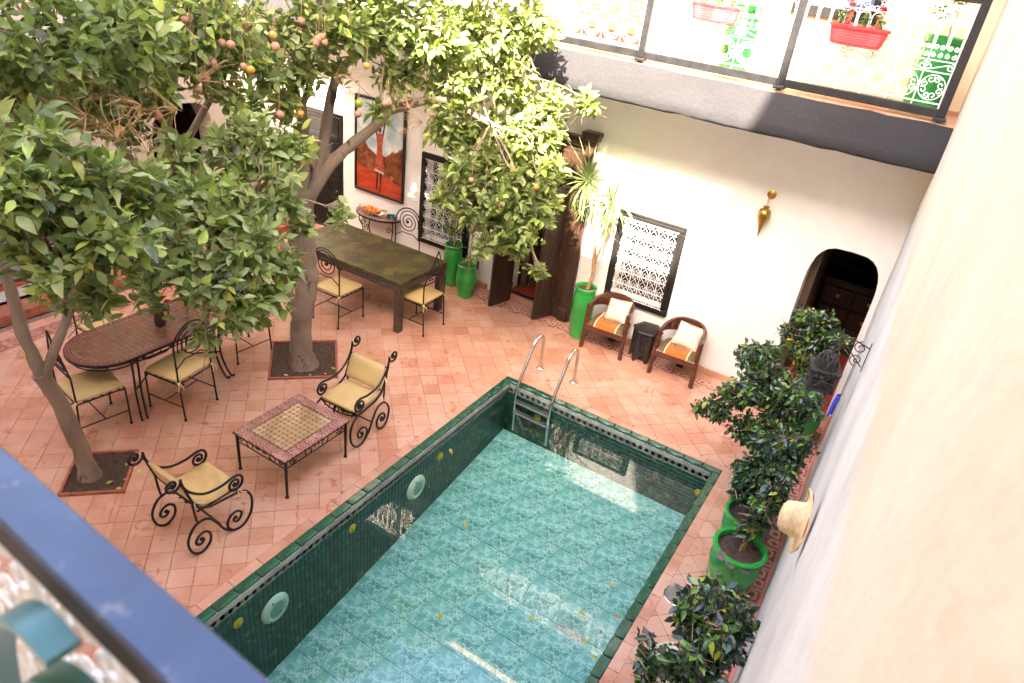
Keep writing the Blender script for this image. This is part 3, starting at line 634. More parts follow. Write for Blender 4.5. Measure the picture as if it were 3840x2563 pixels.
for i in range(6):
    xa, xb = PB[i+1]+.035, PB[i]-.035; t = thing('gallery_railing', 'white scroll railing bay in black bars '+names[i], 'railing', (0, 7.475, 3.77))
    b = MB(); b.box(((xa+xb)/2, 0, .075), (xb-xa, .060, .075), .006); b.build('bottom_rail', M('rail_black'), t); b = MB(); b.box(((xa+xb)/2, 0, .98), (xb-xa+.0, .055, .06), .006); b.build('top_rail', M('rail_black'), t)
    n = 6; st = (xb-xa-.02)/n
    for z, wd in ((.145, .012), (.395, .010), (.485, .010), (.79, .010), (.915, .012)):
        b = MB(); b.box(((xa+xb)/2, 0, z), (xb-xa-.02, .012, wd), .002); b.build('grille_bar', M('white_iron'), t)
    for k in range(n+1):
        b = MB(); b.box((xa+.01+st*k, -.002, .51), (.010, .010, .81), .002); b.build('grille_bar', M('white_iron'), t)
    for k in range(n):
        xc = xa+.01+st*(k+.5); ob('scroll', PM['ring'], t, (xc, 0, .27)); ob('scroll', PM['cross'], t, (xc, 0, .44), (0, 0, 0 if k % 2 else PI))
        ob('scroll', PM['ring'], t, (xc, 0, .853), scale=(1, 1, .55))
        for q in (-.25, .25): ob('scroll', PM['arch'], t, (xc+st*q, 0, .638))
    bp_ = thing('railing_post', 'square black railing post '+['touching the cream side wall', 'between the two red flower boxes', 'right of the upper brown door', 'behind the orange tree crown', 'behind the forked limbs', 'at the far left of the gallery'][i], 'post', (PB[i], 7.475, 3.77))
    b = MB(); b.box((0, 0, .56), (.072, .072, 1.02), .006); b.build('shaft', M('rail_black'), bp_); b = MB(); b.box((0, 0, .03), (.11, .10, .03), .006); b.box((0, 0, .022), (.05, .04, .04)); b.build('foot', M('rail_black'), bp_)
# upper wall door and window
t = thing('gallery_door', 'brown wooden door behind the gallery railing', 'door', (-4.25, 8.45, 3.79)); b = MB(); panel_leaf(b, .45, 2.1, .05, (1, 1, .5, 1), 1); b.build('door_leaf', M('wood_door'), t); b = MB(); panel_leaf(b, .45, 2.1, .05, (1, 1, .5, 1), 1, (.45, 0, 0)); b.build('door_leaf', M('wood_door'), t)
t = thing('gallery_window', 'black framed window on the cream gallery wall above the arch', 'window', (-1.35, 8.43, 4.40))
for x, z, a, c_ in ((0, .05, .86, .1), (0, 1.45, .86, .1), (-.38, .75, .1, 1.3), (.38, .75, .1, 1.3)): b = MB(); b.box((x, -.01, z), (a, .06, c_), .006); b.build('frame', M('black_wood'), t)
b = MB(); b.box((0, .1, .75), (.66, .02, 1.3)); b.build('pane', M('slate_blue'), t)

ro = thing('gallery_roof', 'dark timber roof over the gallery', 'roof', (0, 7.25, 5.9)); b = MB(); b.box((-4.45, .62, .16), (9.5, 1.30, .10)); b.build('deck', M('dark_wood'), ro)
for k in range(32): b = MB(); b.box((-9.0+k*.29, .60, .06), (.07, 1.26, .10), .006); b.build('rafter', M('dark_wood'), ro)
# ---------------------------------------------------------------- side wall on the right
sw = thing('side_wall', 'tall side wall, cream above and white below, beside the potted figs', 'wall')
b = MB(); ny, nz = 70, 40
for j in range(nz+1):
    for i in range(ny+1):
        y = -3+11.5*i/ny; z = -.05+9.15*j/nz; b.v.append((.155-.0125*y+.004*math.sin(y*3.1+z*1.7)+.003*math.sin(z*5.3+y), y, z))
for j in range(nz):
    for i in range(ny): a = j*(ny+1)+i; b.f.append((a, a+ny+1, a+ny+2, a+1))
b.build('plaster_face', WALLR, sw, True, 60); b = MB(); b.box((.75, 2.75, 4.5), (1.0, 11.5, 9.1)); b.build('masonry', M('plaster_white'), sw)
b = MB()
for k in range(26): b.box((.138-.0125*(.2+k*.32), .2+k*.32, .05), (.03, .316, .10), .004)
b.build('skirting', M('pink_paint'), sw)

# ---------------------------------------------------------------- left side: arcade wall with raised threshold
lw = thing('arcade_wall', 'beige arcade wall behind the orange trees', 'wall', (-9.0, 0, 0), PI/2)
def ahole(x0, x1, zs, zt): return archhole(x0, x1, zs, zt)
hl = [[(x, z+.14) for x, z in ahole(2.0, 4.6, 1.9, 2.5)], [(x, z+.14) for x, z in ahole(5.75, 6.75, 1.5, 2.1)]]
holed(rect(-.6, 8.45, -.05, 7.6), hl, 0, .35).build('wall', M('plaster_beige'), lw)
st_ = thing('raised_step', 'low red plastered step along the arcade wall', 'step', (-8.82, 0, 0)); b = MB(); b.box((-.09, 4.0, .07), (.36, 8.1, .14), .01); b.build('tread', M('brick_edge'), st_)
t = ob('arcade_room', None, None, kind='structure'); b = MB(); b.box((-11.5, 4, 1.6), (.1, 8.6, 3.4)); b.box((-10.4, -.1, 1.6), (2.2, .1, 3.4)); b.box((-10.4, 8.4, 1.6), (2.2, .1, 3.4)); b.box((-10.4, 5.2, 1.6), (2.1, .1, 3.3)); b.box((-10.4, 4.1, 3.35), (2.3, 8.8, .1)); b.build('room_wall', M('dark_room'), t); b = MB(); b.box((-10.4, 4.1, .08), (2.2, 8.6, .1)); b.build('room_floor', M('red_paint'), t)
t = thing('daybed', 'mauve cushioned daybed under the arcade', 'bench', (-9.9, 3.3, .13)); MB().box((0, 0, .2), (.8, 2.2, .4), .05).build('base', M('lilac_paint'), t); MB().box((0, 0, .47), (.8, 2.2, .14), .06).build('mattress', M('mauve_cloth'), t)
t = thing('drape', 'mauve drape hanging in the arcade opening', 'curtain', (-9.15, 4.5, .2)); b = MB()
for k in range(25):
    for z in (0, 1.0, 2.0): b.v.append((.05*math.sin(k*1.3), -.25+k*.018, z))
for k in range(24):
    for q in (0, 1): b.f.append((k*3+q, k*3+q+1, k*3+q+4, k*3+q+3))
b.build('cloth', M('mauve_cloth'), t, True)
# house on the near side, whose gallery carries the camera's own rail
nh = thing('near_house', 'pale near house front with its open gallery', 'building', (0, 0, 0)); b = MB(); b.box((-4.4, -1.6, 7.5), (9.6, 3.6, 2.45)); b.build('upper_storey', M('plaster_cream'), nh); b = MB(); b.box((-4.4, -1.5, 3.08), (9.6, 3.5, .30)); b.build('gallery_floor', M('plaster_white'), nh)
b = MB(); b.box((-4.4, -.25, 1.46), (9.6, .3, 2.94)); b.build('ground_wall', M('plaster_white'), nh); b = MB(); b.box((-4.4, -2.9, 4.75), (9.6, .3, 3.05)); b.build('back_wall', M('plaster_yellow'), nh)
# open ground beyond the houses, reaching out of sight
def ring():
    b = MB(); o, i0, i1, j0, j1 = 300, -13, 3, -5, 13
    b.add([(-o, -o, -.1), (o, -o, -.1), (o, o, -.1), (-o, o, -.1), (i0, j0, -.1), (i1, j0, -.1), (i1, j1, -.1), (i0, j1, -.1)], [(0, 1, 5, 4), (1, 2, 6, 5), (2, 3, 7, 6), (3, 0, 4, 7)]); b.build('ground', M('grout'), None, kind='structure')
ring()
# ================================================================ pool fittings
def ladder():
    t = thing('pool_ladder', 'chrome pool ladder with two curved handrails and steps', 'ladder', (-3.075, 6.49, 0))
    for s_ in (-1, 1):
        x = s_*.245; p = smoothpath([(x, .51, 0), (x, .50, .40), (x, .45, .50), (x, .36, .535), (x, .26, .49), (x, .16, .33), (x, -.02, .02), (x, -.05, -.10), (x, -.05, -.30), (x, -.02, -.52), (x, .0, -.68)], 6)
        b = MB(); b.tube(p, .0215, 12); b.build('handrail', M('steel'), t, True); b = MB(); b.lathe([(.05, 0), (.05, .008), (.034, .016), (.024, .03)], 20, (x, .51, .001)); b.build('flange', M('steel'), t, True)
    for z, y in ((-.20, -.06), (-.36, -.055)):
        b = MB(); b.box((0, y, z), (.48, .075, .03), .006); o = b.build('step', M('steel_dull'), t)
        b = MB()
        for k in range(5): b.box((0, y-.028+k*.014, z+.016), (.44, .006, .005))
        b.build('tread_ridges', M('steel'), o)
ladder()
def pool_light(y, z, lab):
    t = ob('pool_light', None, None, (WX0+.006, y, z), (0, PI/2, 0), lab, 'pool light', 'round lights in the pool wall')
    MB().lathe([(.148, 0), (.146, .010), (.135, .026), (.10, .040), (.095, .034)], 32, cap=True).build('rim', M('pale_plastic'), t, True); MB().lathe([(.094, .030), (.06, .040), (0, .044)], 24, cap=False).build('lens', M('lens'), t, True)
    for a in (60, 200, 320): b = MB(); b.box((.118*math.cos(R(a)), .118*math.sin(R(a)), .036), (.022, .016, .008), .002, Matrix.Rotation(R(a), 3, 'Z')); b.build('clip', M('steel_dull'), t)
pool_light(2.73, -.48, 'round pale pool light in the mosaic near the blue handrail'); pool_light(4.66, -.45, 'round pale pool light in the mosaic level with the coffee table')
def jet(loc, rot, lab):
    t = ob('water_jet', None, None, loc, rot, lab, 'pool nozzle', 'yellow nozzles in the pool wall'); MB().lathe([(.048, 0), (.048, .006), (.036, .016), (.02, .02), (.016, .03), (.008, .03), (.006, .01)], 20).build('nozzle', M('yellow_plastic'), t, True)
    b = MB()
    for k in range(10): a = 2*PI*k/10; b.box((.041*math.cos(a), .041*math.sin(a), .011), (.006, .006, .006))
    b.build('grip_ridges', M('yellow_plastic'), t)
JL = 'small yellow plastic nozzle set in the green mosaic pool wall'
for y, z in ((2.36, -.30), (3.69, -.29), (5.08, -.29)): jet((WX0+.006, y, z), (0, PI/2, 0), JL)
jet((-.90, WY1-.006, -.35), (PI/2, 0, 0), JL); jet((-3.0, WY1-.006, -.33), (PI/2, 0, 0), JL)
t = thing('drain_cover', 'round steel cover with a finger hole set in the pool edge tiles', 'drain cover', (-.545, 4.61, .002)); MB().lathe([(.118, 0), (.118, .006), (.112, .009), (.106, .006)], 40).build('ring', M('steel'), t, True); MB().lathe([(.103, 0), (.103, .008), (.012, .009), (.010, .002), (0, .001)], 40).build('lid', M('steel_dull'), t, True); MB().lathe([(.010, .0095), (0, .0096)], 12, cap=False).build('finger_hole', M('ebony'), t)
t = thing('floor_hatch', 'pink painted two-part floor hatch by the arched doorway', 'hatch', (-1.04, 7.57, .003))
for k, (x, w_) in enumerate(((-.19, .42), (.24, .42))):
    b = MB(); b.box((x, 0, .004), (w_, .33, .010), .003); h = b.build('cover', M('hatch_red'), t); b = MB(); b.box((x+.02, -.03, .0105), (.20, .012, .004)); b.build('slot', M('ebony'), h)

# ================================================================ iron furniture
def cushion(b, w_, d, h, c, puff=.012, n=8):
    for k in (0,):
        g = {}
        for z in (0, 1):
            for i in range(n+1):
                for j in range(n+1):
                    u, v = i/n*2-1, j/n*2-1; e = (1-u**6)*(1-v**6); g[i, j, z] = len(b.v)
                    rr = 1-.05*(abs(u)**6*abs(v)**6)
                    b.v.append((c[0]+u*w_/2*rr, c[1]+v*d/2*rr, c[2]+(h/2*(.45+.55*e**.5)+puff*e+random.gauss(0, .0012))*(1 if z else -1)))
        for i in range(n):
            for j in range(n): b.f.append((g[i, j, 1], g[i+1, j, 1], g[i+1, j+1, 1], g[i, j+1, 1])); b.f.append((g[i, j, 0], g[i, j+1, 0], g[i+1, j+1, 0], g[i+1, j, 0]))
        for i in range(n):
            b.f.append((g[i, 0, 0], g[i+1, 0, 0], g[i+1, 0, 1], g[i, 0, 1])); b.f.append((g[i+1, n, 0], g[i, n, 0], g[i, n, 1], g[i+1, n, 1])); b.f.append((g[0, i+1, 0], g[0, i, 0], g[0, i, 1], g[0, i+1, 1])); b.f.append((g[n, i, 0], g[n, i+1, 0], g[n, i+1, 1], g[n, i, 1]))
    return b
IR = M('iron')
def dining_chair(style, label, loc, rz, group):
    """faces +y; the back stands at y=-.23"""
    t = thing('dining_chair', label, 'chair', loc, rz, group); w_, d = .225, .225; r_ = .0095
    for sx in (-1, 1):
        b = MB(); b.tube(smoothpath([(sx*w_, d, 0), (sx*w_, d, .40), (sx*w_, d-.02, .435), (sx*w_, d-.06, .44)], 4), r_, 8); b.ball((sx*w_, d, .012), .017, 8, 6); b.build('leg', IR, t, True)
        b = MB(); b.tube([(sx*w_, -d-.03, 0), (sx*w_, -d, .45), (sx*w_, -d, .74 if style == 'tri' else .86)], r_, 8); b.ball((sx*w_, -d-.03, .012), .017, 8, 6); b.build('leg', IR, t, True)
    b = MB(); b.tube([(-w_, -d, .44), (w_, -d, .44), (w_, d, .44), (-w_, d, .44)], r_, 6, True); b.tube([(-w_, -d, .44), (-w_, d, .44)], r_, 6); b.build('seat_frame', IR, t, True)
    for k in range(5): b = MB(); y = -.15+k*.08; b.box((0, y, .446), (2*w_, .022, .005)); b.build('seat_slat', IR, t)
    for sx in (-1, 1): b = MB(); b.tube([(sx*w_, -d-.018, .17), (sx*w_, d, .17)], .007, 6); b.build('stretcher', IR, t)
    b = MB(); b.tube([(-w_, 0, .17), (w_, 0, .17)], .007, 6); b.build('stretcher', IR, t)
    y = -d; b = MB()
    if style == 'tri':
        b.tube([(-w_, y, .735), (0, y-.035, 1.17), (w_, y, .735)], r_, 8); b.tube([(-w_, y, .735), (w_, y, .735)], r_*.9, 8)
        for k, (hw, z0, z1) in enumerate(((.135, .785, 1.06), (.062, .83, .95))): b.tube([(-hw, y-.005, z0), (0, y-.022, z1), (hw, y-.005, z0)], r_*.8, 6); b.tube([(-hw, y-.005, z0), (hw*(1 if k == 0 else .0), y-.005, z0)], r_*.8, 6)
        b.tube([(-.055, y-.008, .83), (-.01, y-.012, .84)], r_*.7, 6)
    else:
        b.tube([(x, y-.02*max(0, z-.86)/.23, z) for x, z in arc(0, .86, w_, PI, 0, 20)], r_, 8); pts = spiral(0, .875, .188, .03, 200, 200-980, 60)
        b.tube([(x, y-.01, z) for x, z in pts], r_*.85, 6); b.ball((0.012, y-.01, .872), .022, 8, 6); b.tube([(-w_, y, .62), (-.10, y, .70), (.0, y-.005, .69), (.10, y, .70), (w_, y, .62)], r_*.75, 6)
    b.build('back_scroll' if style != 'tri' else 'back_triangles', IR, t, True)
    cushion(MB(), .46, .45, .046, (0, .0, .477)).build('seat_cushion', M('leatherette'), t, True, 50)
    for sx in (-1, 1):
        b = MB(); b.ball((sx*(w_+.004), -d-.008, .462), (.020, .013, .015), 8, 6); b.tube([(sx*w_, -d-.01, .46), (sx*(w_+.03), -d-.035, .43), (sx*(w_+.035), -d-.03, .385)], [.008, .006, .007], 5); b.tube([(sx*w_, -d-.01, .46), (sx*(w_-.02), -d-.045, .425), (sx*(w_-.02), -d-.04, .39)], [.007, .006, .006], 5); b.build('cushion_tie', M('tie_cloth'), t, True)
    return t
GL, GO = 'iron dining chairs at the long table', 'iron dining chairs at the oval table'
dining_chair('spiral', 'spiral-back iron chair in front of the long table by the tree trunk', (-6.08, 6.25, 0), 0, GL)
dining_chair('tri', 'triangle-back iron chair at the end of the long copper table', (-5.17, 6.84, 0), R(90), GL)
dining_chair('spiral', 'spiral-back iron chair behind the long table in front of the console', (-6.28, 7.70, 0), R(183), GL)
dining_chair('spiral', 'spiral-back iron chair beside the oval table facing away from the pool', (-5.92, 3.72, 0), R(99), GO)
dining_chair('tri', 'triangle-back iron chair at the end of the oval table by the leaning trunk', (-6.25, 2.98, 0), R(-8), GO)
dining_chair('spiral', 'spiral-back iron chair on the far side of the oval table by the red border', (-7.20, 3.75, 0), R(-88), GO)
dining_chair('spiral', 'spiral-back iron chair half hidden by leaves near the square tree pit', (-6.31, 4.83, 0), R(176), GO)

def armchair(label, loc, rz, sling):
    """scroll armchair, faces +y"""
    t = thing('scroll_armchair', label, 'armchair', loc, rz, 'scroll iron armchairs by the pool'); r_ = .0115; W_ = .245
    for s_ in (-1, 1):
        x = s_*W_
        def tb(nm, p, rr=r_): b = MB(); b.tube([(x, f, z) for f, z in p], rr, 8); b.build(nm, IR, t, True)
        fl = [(.215, .405), (.285, .365), (.333, .255), (.312, .105), (.225, .013), (.125, .025), (.072, .115), (.105, .192), (.170, .212), (.218, .170), (.200, .115), (.160, .100), (.135, .135), (.155, .160)]; tb('front_scroll', [(p.x, p.y) for p in smoothpath([(a, c, 0) for a, c in fl], 5)])
        rs = [(.105, .035), (.035, .11), (-.02, .22), (-.085, .315), (-.16, .345), (-.24, .310), (-.295, .20), (-.270, .07), (-.195, .012), (-.112, .055), (-.092, .145), (-.135, .207), (-.200, .197), (-.228, .140), (-.192, .104), (-.155, .130), (-.172, .160)]; tb('rear_scroll', [(p.x, p.y) for p in smoothpath([(a, c, 0) for a, c in rs], 5)])
        ar = smoothpath([(-.275, .80, 0), (-.22, .70, 0), (-.10, .60, 0), (.05, .575, 0), (.17, .595, 0)], 6); ar = [(p.x, p.y) for p in ar]; ar += spiral(.185, .515, .085, .012, 84, 84-640, 40)[1:]; tb('arm', ar)
        bs = spiral(-.365, .845, .012, .075, 600, 20, 36)+[(-.285, .83), (-.27, .80)]
        bs = spiral(-.350, .850, .012, .072, -500, 12, 34)+[(-.272, .81), (-.25, .72), (-.215, .60), (-.16, .49), (-.06, .435), (.08, .42), (.215, .405)]
        tb('back_rail', [(p.x, p.y) for p in smoothpath([(a, c, 0) for a, c in bs[-8:]], 5)] if 0 else bs)
        tb('back_leg', [(-.215, .60), (-.205, .45), (-.195, .365)], .010); b = MB(); b.ball((x, .185, .515), .017, 8, 6); b.ball((x, -.350, .85), .017, 8, 6); b.ball((x, .158, .150), .018, 8, 6); b.ball((x, -.175, .150), .018, 8, 6); b.build('scroll_knobs', IR, t, True)
    for f, z in ((-.255, .745), (-.17, .50), (.215, .40), (-.0, .20)): b = MB(); b.tube([(-W_, f, z), (W_, f, z)], .009, 6); b.build('cross_bar', IR, t)
    for k in range(6): b = MB(); x = -.20+k*.08; b.box((x, .03, .415), (.020, .37, .005)); b.build('seat_slat', IR, t)
    b = MB(); b.tube([(-W_, .215, .40), (-.12, .235, .365), (0, .24, .355), (.12, .235, .365), (W_, .215, .40)], .008, 6); b.build('front_bar', IR, t)
    for k in range(7): b = MB(); x = -.18+k*.06; b.bar((x, .215, .40), (x, .237, .362), .012, .005); b.build('front_slat', IR, t)
    if sling:
        pr = [(-.262, .765), (-.23, .66), (-.19, .565), (-.12, .485), (-.02, .452), (.10, .452), (.20, .462), (.235, .445)]; pr = [(p.x, p.y) for p in smoothpath([(a, c, 0) for a, c in pr], 5)]; n = len(pr); b = MB(); m = 14
        for sd in (0, 1):
            for i, (f, z) in enumerate(pr):
                for j in range(m+1):
                    u = j/m*2-1; e = (1-u**6)**.5; th = (.004+.022*e)*(1 if sd else -.5)
                    b.v.append((u*.225, f+(-.3 if i < n*.45 else 0)*0+th*(.8 if i < n*.4 else .1), z+th*(.45 if i < n*.4 else 1)+.0035*math.sin(i*1.1+j*.9)*e+.004*math.sin(j*2.1+i*.35)*e*(1 if sd else 0)))
        o = n*(m+1)
        for i in range(n-1):
            for j in range(m): a = i*(m+1)+j; b.f.append((a, a+m+1, a+m+2, a+1)); b.f.append((o+a, o+a+1, o+a+m+2, o+a+m+1))
        for i in range(n-1): a = i*(m+1); b.f.append((a, o+a, o+a+m+1, a+m+1)); a += m; b.f.append((a+m+1, o+a+m+1, o+a, a))
        for j in range(m): b.f.append((j+1, o+j+1, o+j, j)); a = (n-1)*(m+1)+j; b.f.append((a, o+a, o+a+1, a+1))
        b.build('seat_cushion', M('leatherette'), t, True, 60)
    else:
        cushion(MB(), .45, .42, .05, (0, .03, .447), .014, 10).build('seat_cushion', M('leatherette'), t, True, 50)
        c_ = cushion(MB(), .45, .27, .045, (0, 0, 0), .012, 10).build('back_cushion', M('leatherette'), t, True, 50, loc=(0, -.205, .635), rot=(R(112), 0, 0))
    for s_ in (-1, 1):
        for f, z in ((-.19, .60), (.21, .44)) if sling else ((-.20, .66), (-.15, .46)):
            b = MB(); b.ball((s_*.245, f, z), (.014, .014, .012), 6, 5); b.tube([(s_*.245, f, z), (s_*.275, f+.012, z-.02), (s_*.30, f+.04, z-.03)], .006, 5); b.tube([(s_*.245, f, z), (s_*.26, f-.012, z-.04), (s_*.265, f-.012, z-.07)], .006, 5); b.build('cushion_tie', M('tie_cloth'), t, True)
    return t
armchair('scroll iron armchair with separate seat and back cushions beyond the coffee table', (-4.25, 4.56, 0), PI+R(3), False)
armchair('scroll iron armchair with one long draped cushion near the leaning tree', (-4.265, 2.70, 0), R(-2), True)

# ---------------------------------------------------------------- mosaic tables
def coffee_table():
    t = thing('coffee_table', 'low iron coffee table with beige and maroon mosaic top', 'table', (-4.305, 3.78, 0)); W_, D_ = .70, .83
    b = MB(); b.box((0, 0, .443), (W_, D_, .022), .004); b.build('top_frame', IR, t)
    for sx in (-1, 1):
        for sy in (-1, 1): b = MB(); b.tube([(sx*(W_/2-.025), sy*(D_/2-.03), .44), (sx*(W_/2-.03), sy*(D_/2-.03), 0)], [.017, .012], 10); b.lathe([(.02, 0), (.02, .01), (.013, .02)], 12, (sx*(W_/2-.03), sy*(D_/2-.03), 0)); b.build('leg', IR, t, True)
    for sy in (-1, 1):
        y = sy*(D_/2-.03); b = MB(); b.tube([(-W_/2+.03, y, .345), (W_/2-.03, y, .345)], .006, 6); b.build('apron_bar', IR, t)
        b = MB()
        for s_ in (-1, 1): b.tube([(s_*(.02), y, .39)]+[(s_*(.02+x), y, z) for x, z in spiral(.12, .388, .075, .015, 180, 180-460, 24)], .0055, 5); b.tube([(s_*x, y, z) for x, z in spiral(.27, .392, .035, .01, 0, 430, 18)], .0055, 5)
        b.build('apron_scroll', IR, t, True)
    for sx in (-1, 1):
        x = sx*(W_/2-.027); b = MB(); b.tube([(x, -D_/2+.03, .345), (x, D_/2-.03, .345)], .006, 6); b.build('apron_bar', IR, t)
        b = MB()
        for s_ in (-1, 1): b.tube([(x, s_*(y_), z) for y_, z in spiral(.095, .385, .075, .015, 180, 180-460, 24)], .0055, 5); b.tube([(x, s_*y_, z) for y_, z in spiral(.30, .39, .04, .01, 180, 180+460, 18)], .0055, 5)
        b.build('apron_scroll', IR, t, True)
    bw_ = .105; nx, ny_ = 5, 6; ix, iy = (W_-2*bw_)/nx, (D_-2*bw_)/ny_
    def bt(cx_, cy_, w_, d): MB().poly([(-w_/2+.0006, -d/2+.0006), (w_/2-.0006, -d/2+.0006), (w_/2-.0006, d/2-.0006), (-w_/2+.0006, d/2-.0006)], -.008, 0, .001).build('border_tile', M('table_border_pattern'), t, loc=(cx_, cy_, .4605))
    for sx in (-1, 1):
        for sy in (-1, 1): bt(sx*(W_/2-bw_/2), sy*(D_/2-bw_/2), bw_, bw_)
        for k in range(ny_): bt(sx*(W_/2-bw_/2), -D_/2+bw_+iy*(k+.5), bw_, iy)
        for k in range(nx): bt(-W_/2+bw_+ix*(k+.5), sx*(D_/2-bw_/2), ix, bw_)
    b = MB()
    for sx, sy, lx, ly in ((0, 1, W_-2*bw_+.01, .012), (0, -1, W_-2*bw_+.01, .012), (1, 0, .012, D_-2*bw_-.012), (-1, 0, .012, D_-2*bw_-.012)): b.box((sx*(W_/2-bw_-.006), sy*(D_/2-bw_-.006), .4575), (lx, ly, .009), .001)
    b.build('inlay_line', M('mosaic_maroon'), t)
    n1, n2 = 9, 11; a, c_ = (W_-2*bw_-.026)/n1, (D_-2*bw_-.026)/n2; q = .013
    oc = MB().poly([(-a/2+q, -c_/2+.0006), (a/2-q, -c_/2+.0006), (a/2-.0006, -c_/2+q), (a/2-.0006, c_/2-q), (a/2-q, c_/2-.0006), (-a/2+q, c_/2-.0006), (-a/2+.0006, c_/2-q), (-a/2+.0006, -c_/2+q)], -.008, 0, .001).mesh('mosaic_tile', M('beige_mosaic')); dt = MB()
    for i in range(n1):
        for j in range(n2):
            x, y = (i-(n1-1)/2)*a, (j-(n2-1)/2)*c_; ob('mosaic_tile', oc, t, (x, y, .461+random.uniform(-.0004, .0004)), (random.gauss(0, .006), random.gauss(0, .006), 0))
            if i < n1-1 and j < n2-1 and (i+j) % 1 == 0: dt.poly([(x+a/2-.011, y+c_/2), (x+a/2, y+c_/2-.011), (x+a/2+.011, y+c_/2), (x+a/2, y+c_/2+.011)], .452, .4612, .001)
    dt.build('mosaic_dots', M('mosaic_dot'), t, kind='stuff'); b = MB(); b.box((0, 0, .455), (W_-.01, D_-.01, .003)); b.build('mortar', M('grout'), t)
coffee_table()
def stadium(L, rx, n=18): return [(rx*math.cos(a), L+rx*math.sin(a)) for a in [PI*k/n for k in range(n+1)]]+[(rx*math.cos(a), -L+rx*math.sin(a)) for a in [PI+PI*k/n for k in range(n+1)]]
def oval_table():
    t = thing('oval_table', 'oval iron dining table with brown mosaic top', 'table', (-6.36, 3.82, 0)); L, rx = .545, .39; top = .75
    o = stadium(L, rx); MB().poly(o, top-.035, top-.006, .004).build('rim', IR, t)
    b = MB(); i1 = stadium(L, rx-.004)
    def rg(r0_, r1_, z): a, c_ = stadium(L, r0_), stadium(L, r1_); n = len(a); b.add([(x, y, z) for x, y in a]+[(x, y, z) for x, y in c_], [(k, (k+1) % n, n+(k+1) % n, n+k) for k in range(n)])
    MB().poly(stadium(L, rx-.003), top-.012, top-.002, .001).build('mortar', M('mosaic_pink'), t)
    b = MB(); rg(rx-.004, rx-.018, top+.0005); rg(rx-.058, rx-.072, top+.0005); b.build('border_lines', M('mosaic_maroon'), t)
    lz = MB().poly([(-.019, 0), (0, -.013), (.019, 0), (0, .013)], -.006, .001, .001).mesh('border_lozenge', M('mosaic_maroon')); per = 4*L+2*PI*(rx-.038); n = int(per/.046)
    for k in range(n):
        s_ = k*per/n; rr = rx-.038
        if s_ < 2*L: p, a = (rr, -L+s_), PI/2
        elif s_ < 2*L+PI*rr: th = (s_-2*L)/rr; p, a = (rr*math.cos(th), L+rr*math.sin(th)), th+PI/2
        elif s_ < 4*L+PI*rr: q = s_-2*L-PI*rr; p, a = (-rr, L-q), PI/2
        else: th = PI+(s_-4*L-PI*rr)/rr; p, a = (rr*math.cos(th), -L+rr*math.sin(th)), th+PI/2
        ob('border_lozenge', lz, t, (p[0], p[1], top), (0, 0, a))
    ts = .0585; q = .012; a = ts/2-.0006; oc = MB().poly([(-a+q, -a), (a-q, -a), (a, -a+q), (a, a-q), (a-q, a), (-a+q, a), (-a, a-q), (-a, -a+q)], -.006, .001, .001).mesh('mosaic_tile', M('brown_mosaic')); dt = MB(); rin = rx-.074
    def inside(x, y, m=0): return math.hypot(x, max(0, abs(y)-L)) < rin-m
    n = 0
    for i in range(-6, 6):
        for j in range(-16, 16):
            x, y = (i+.5)*ts, (j+.5)*ts
            if inside(x, y, .012): ob('mosaic_tile', oc, t, (x, y, top+random.uniform(-.0006, .0004)), (random.gauss(0, .008), random.gauss(0, .008), 0)); n += 1
            if inside(x+ts/2, y+ts/2, .02): dt.poly([(x+ts/2-.010, y+ts/2), (x+ts/2, y+ts/2-.010), (x+ts/2+.010, y+ts/2), (x+ts/2, y+ts/2+.010)], top-.006, top+.0012, .0008)
    dt.build('mosaic_dots', M('mosaic_dot'), t, kind='stuff')
    b = MB(); b.tube([(x, y, top-.095) for x, y in stadium(L, rx-.05)], .008, 6, True); b.build('apron_bar', IR, t, True)
    for s_ in (-1, 1):
        for k in range(6):
            y = -L+.05+k*.2; b = MB(); b.tube([(s_*(rx-.05), y+p, z) for p, z in spiral(0, top-.062, .026, .006, 0, 420, 14)], .005, 5); b.build('apron_scroll', IR, t)
            b = MB(); b.bar((s_*(rx-.05), y+.09, top-.095), (s_*(rx-.05), y+.09, top-.035), .012, .008); b.build('apron_post', IR, t)
        for e in (-1, 1):
            for off in (0, .05):
                y = e*(.52-off*1.2); x = s_*(rx-.06); p = smoothpath([(x, y, top-.05), (x-s_*.02, y-e*.01, .52), (x-s_*.02, y-e*.0, .28), (x+s_*.03, y+e*.02, .10), (x+s_*.075, y+e*.04, .018), (x+s_*.10, y+e*.05, .028), (x+s_*.098, y+e*.05, .045)], 5); b = MB(); b.tube(p, .0115, 8); b.build('leg', IR, t, True)
        b = MB(); b.tube([(s_*.31, -.52, .32), (s_*.06, -.1, .36), (s_*.06, .1, .36), (s_*.31, .52, .32)], .009, 6); b.build('stretcher', IR, t, True)
oval_table()
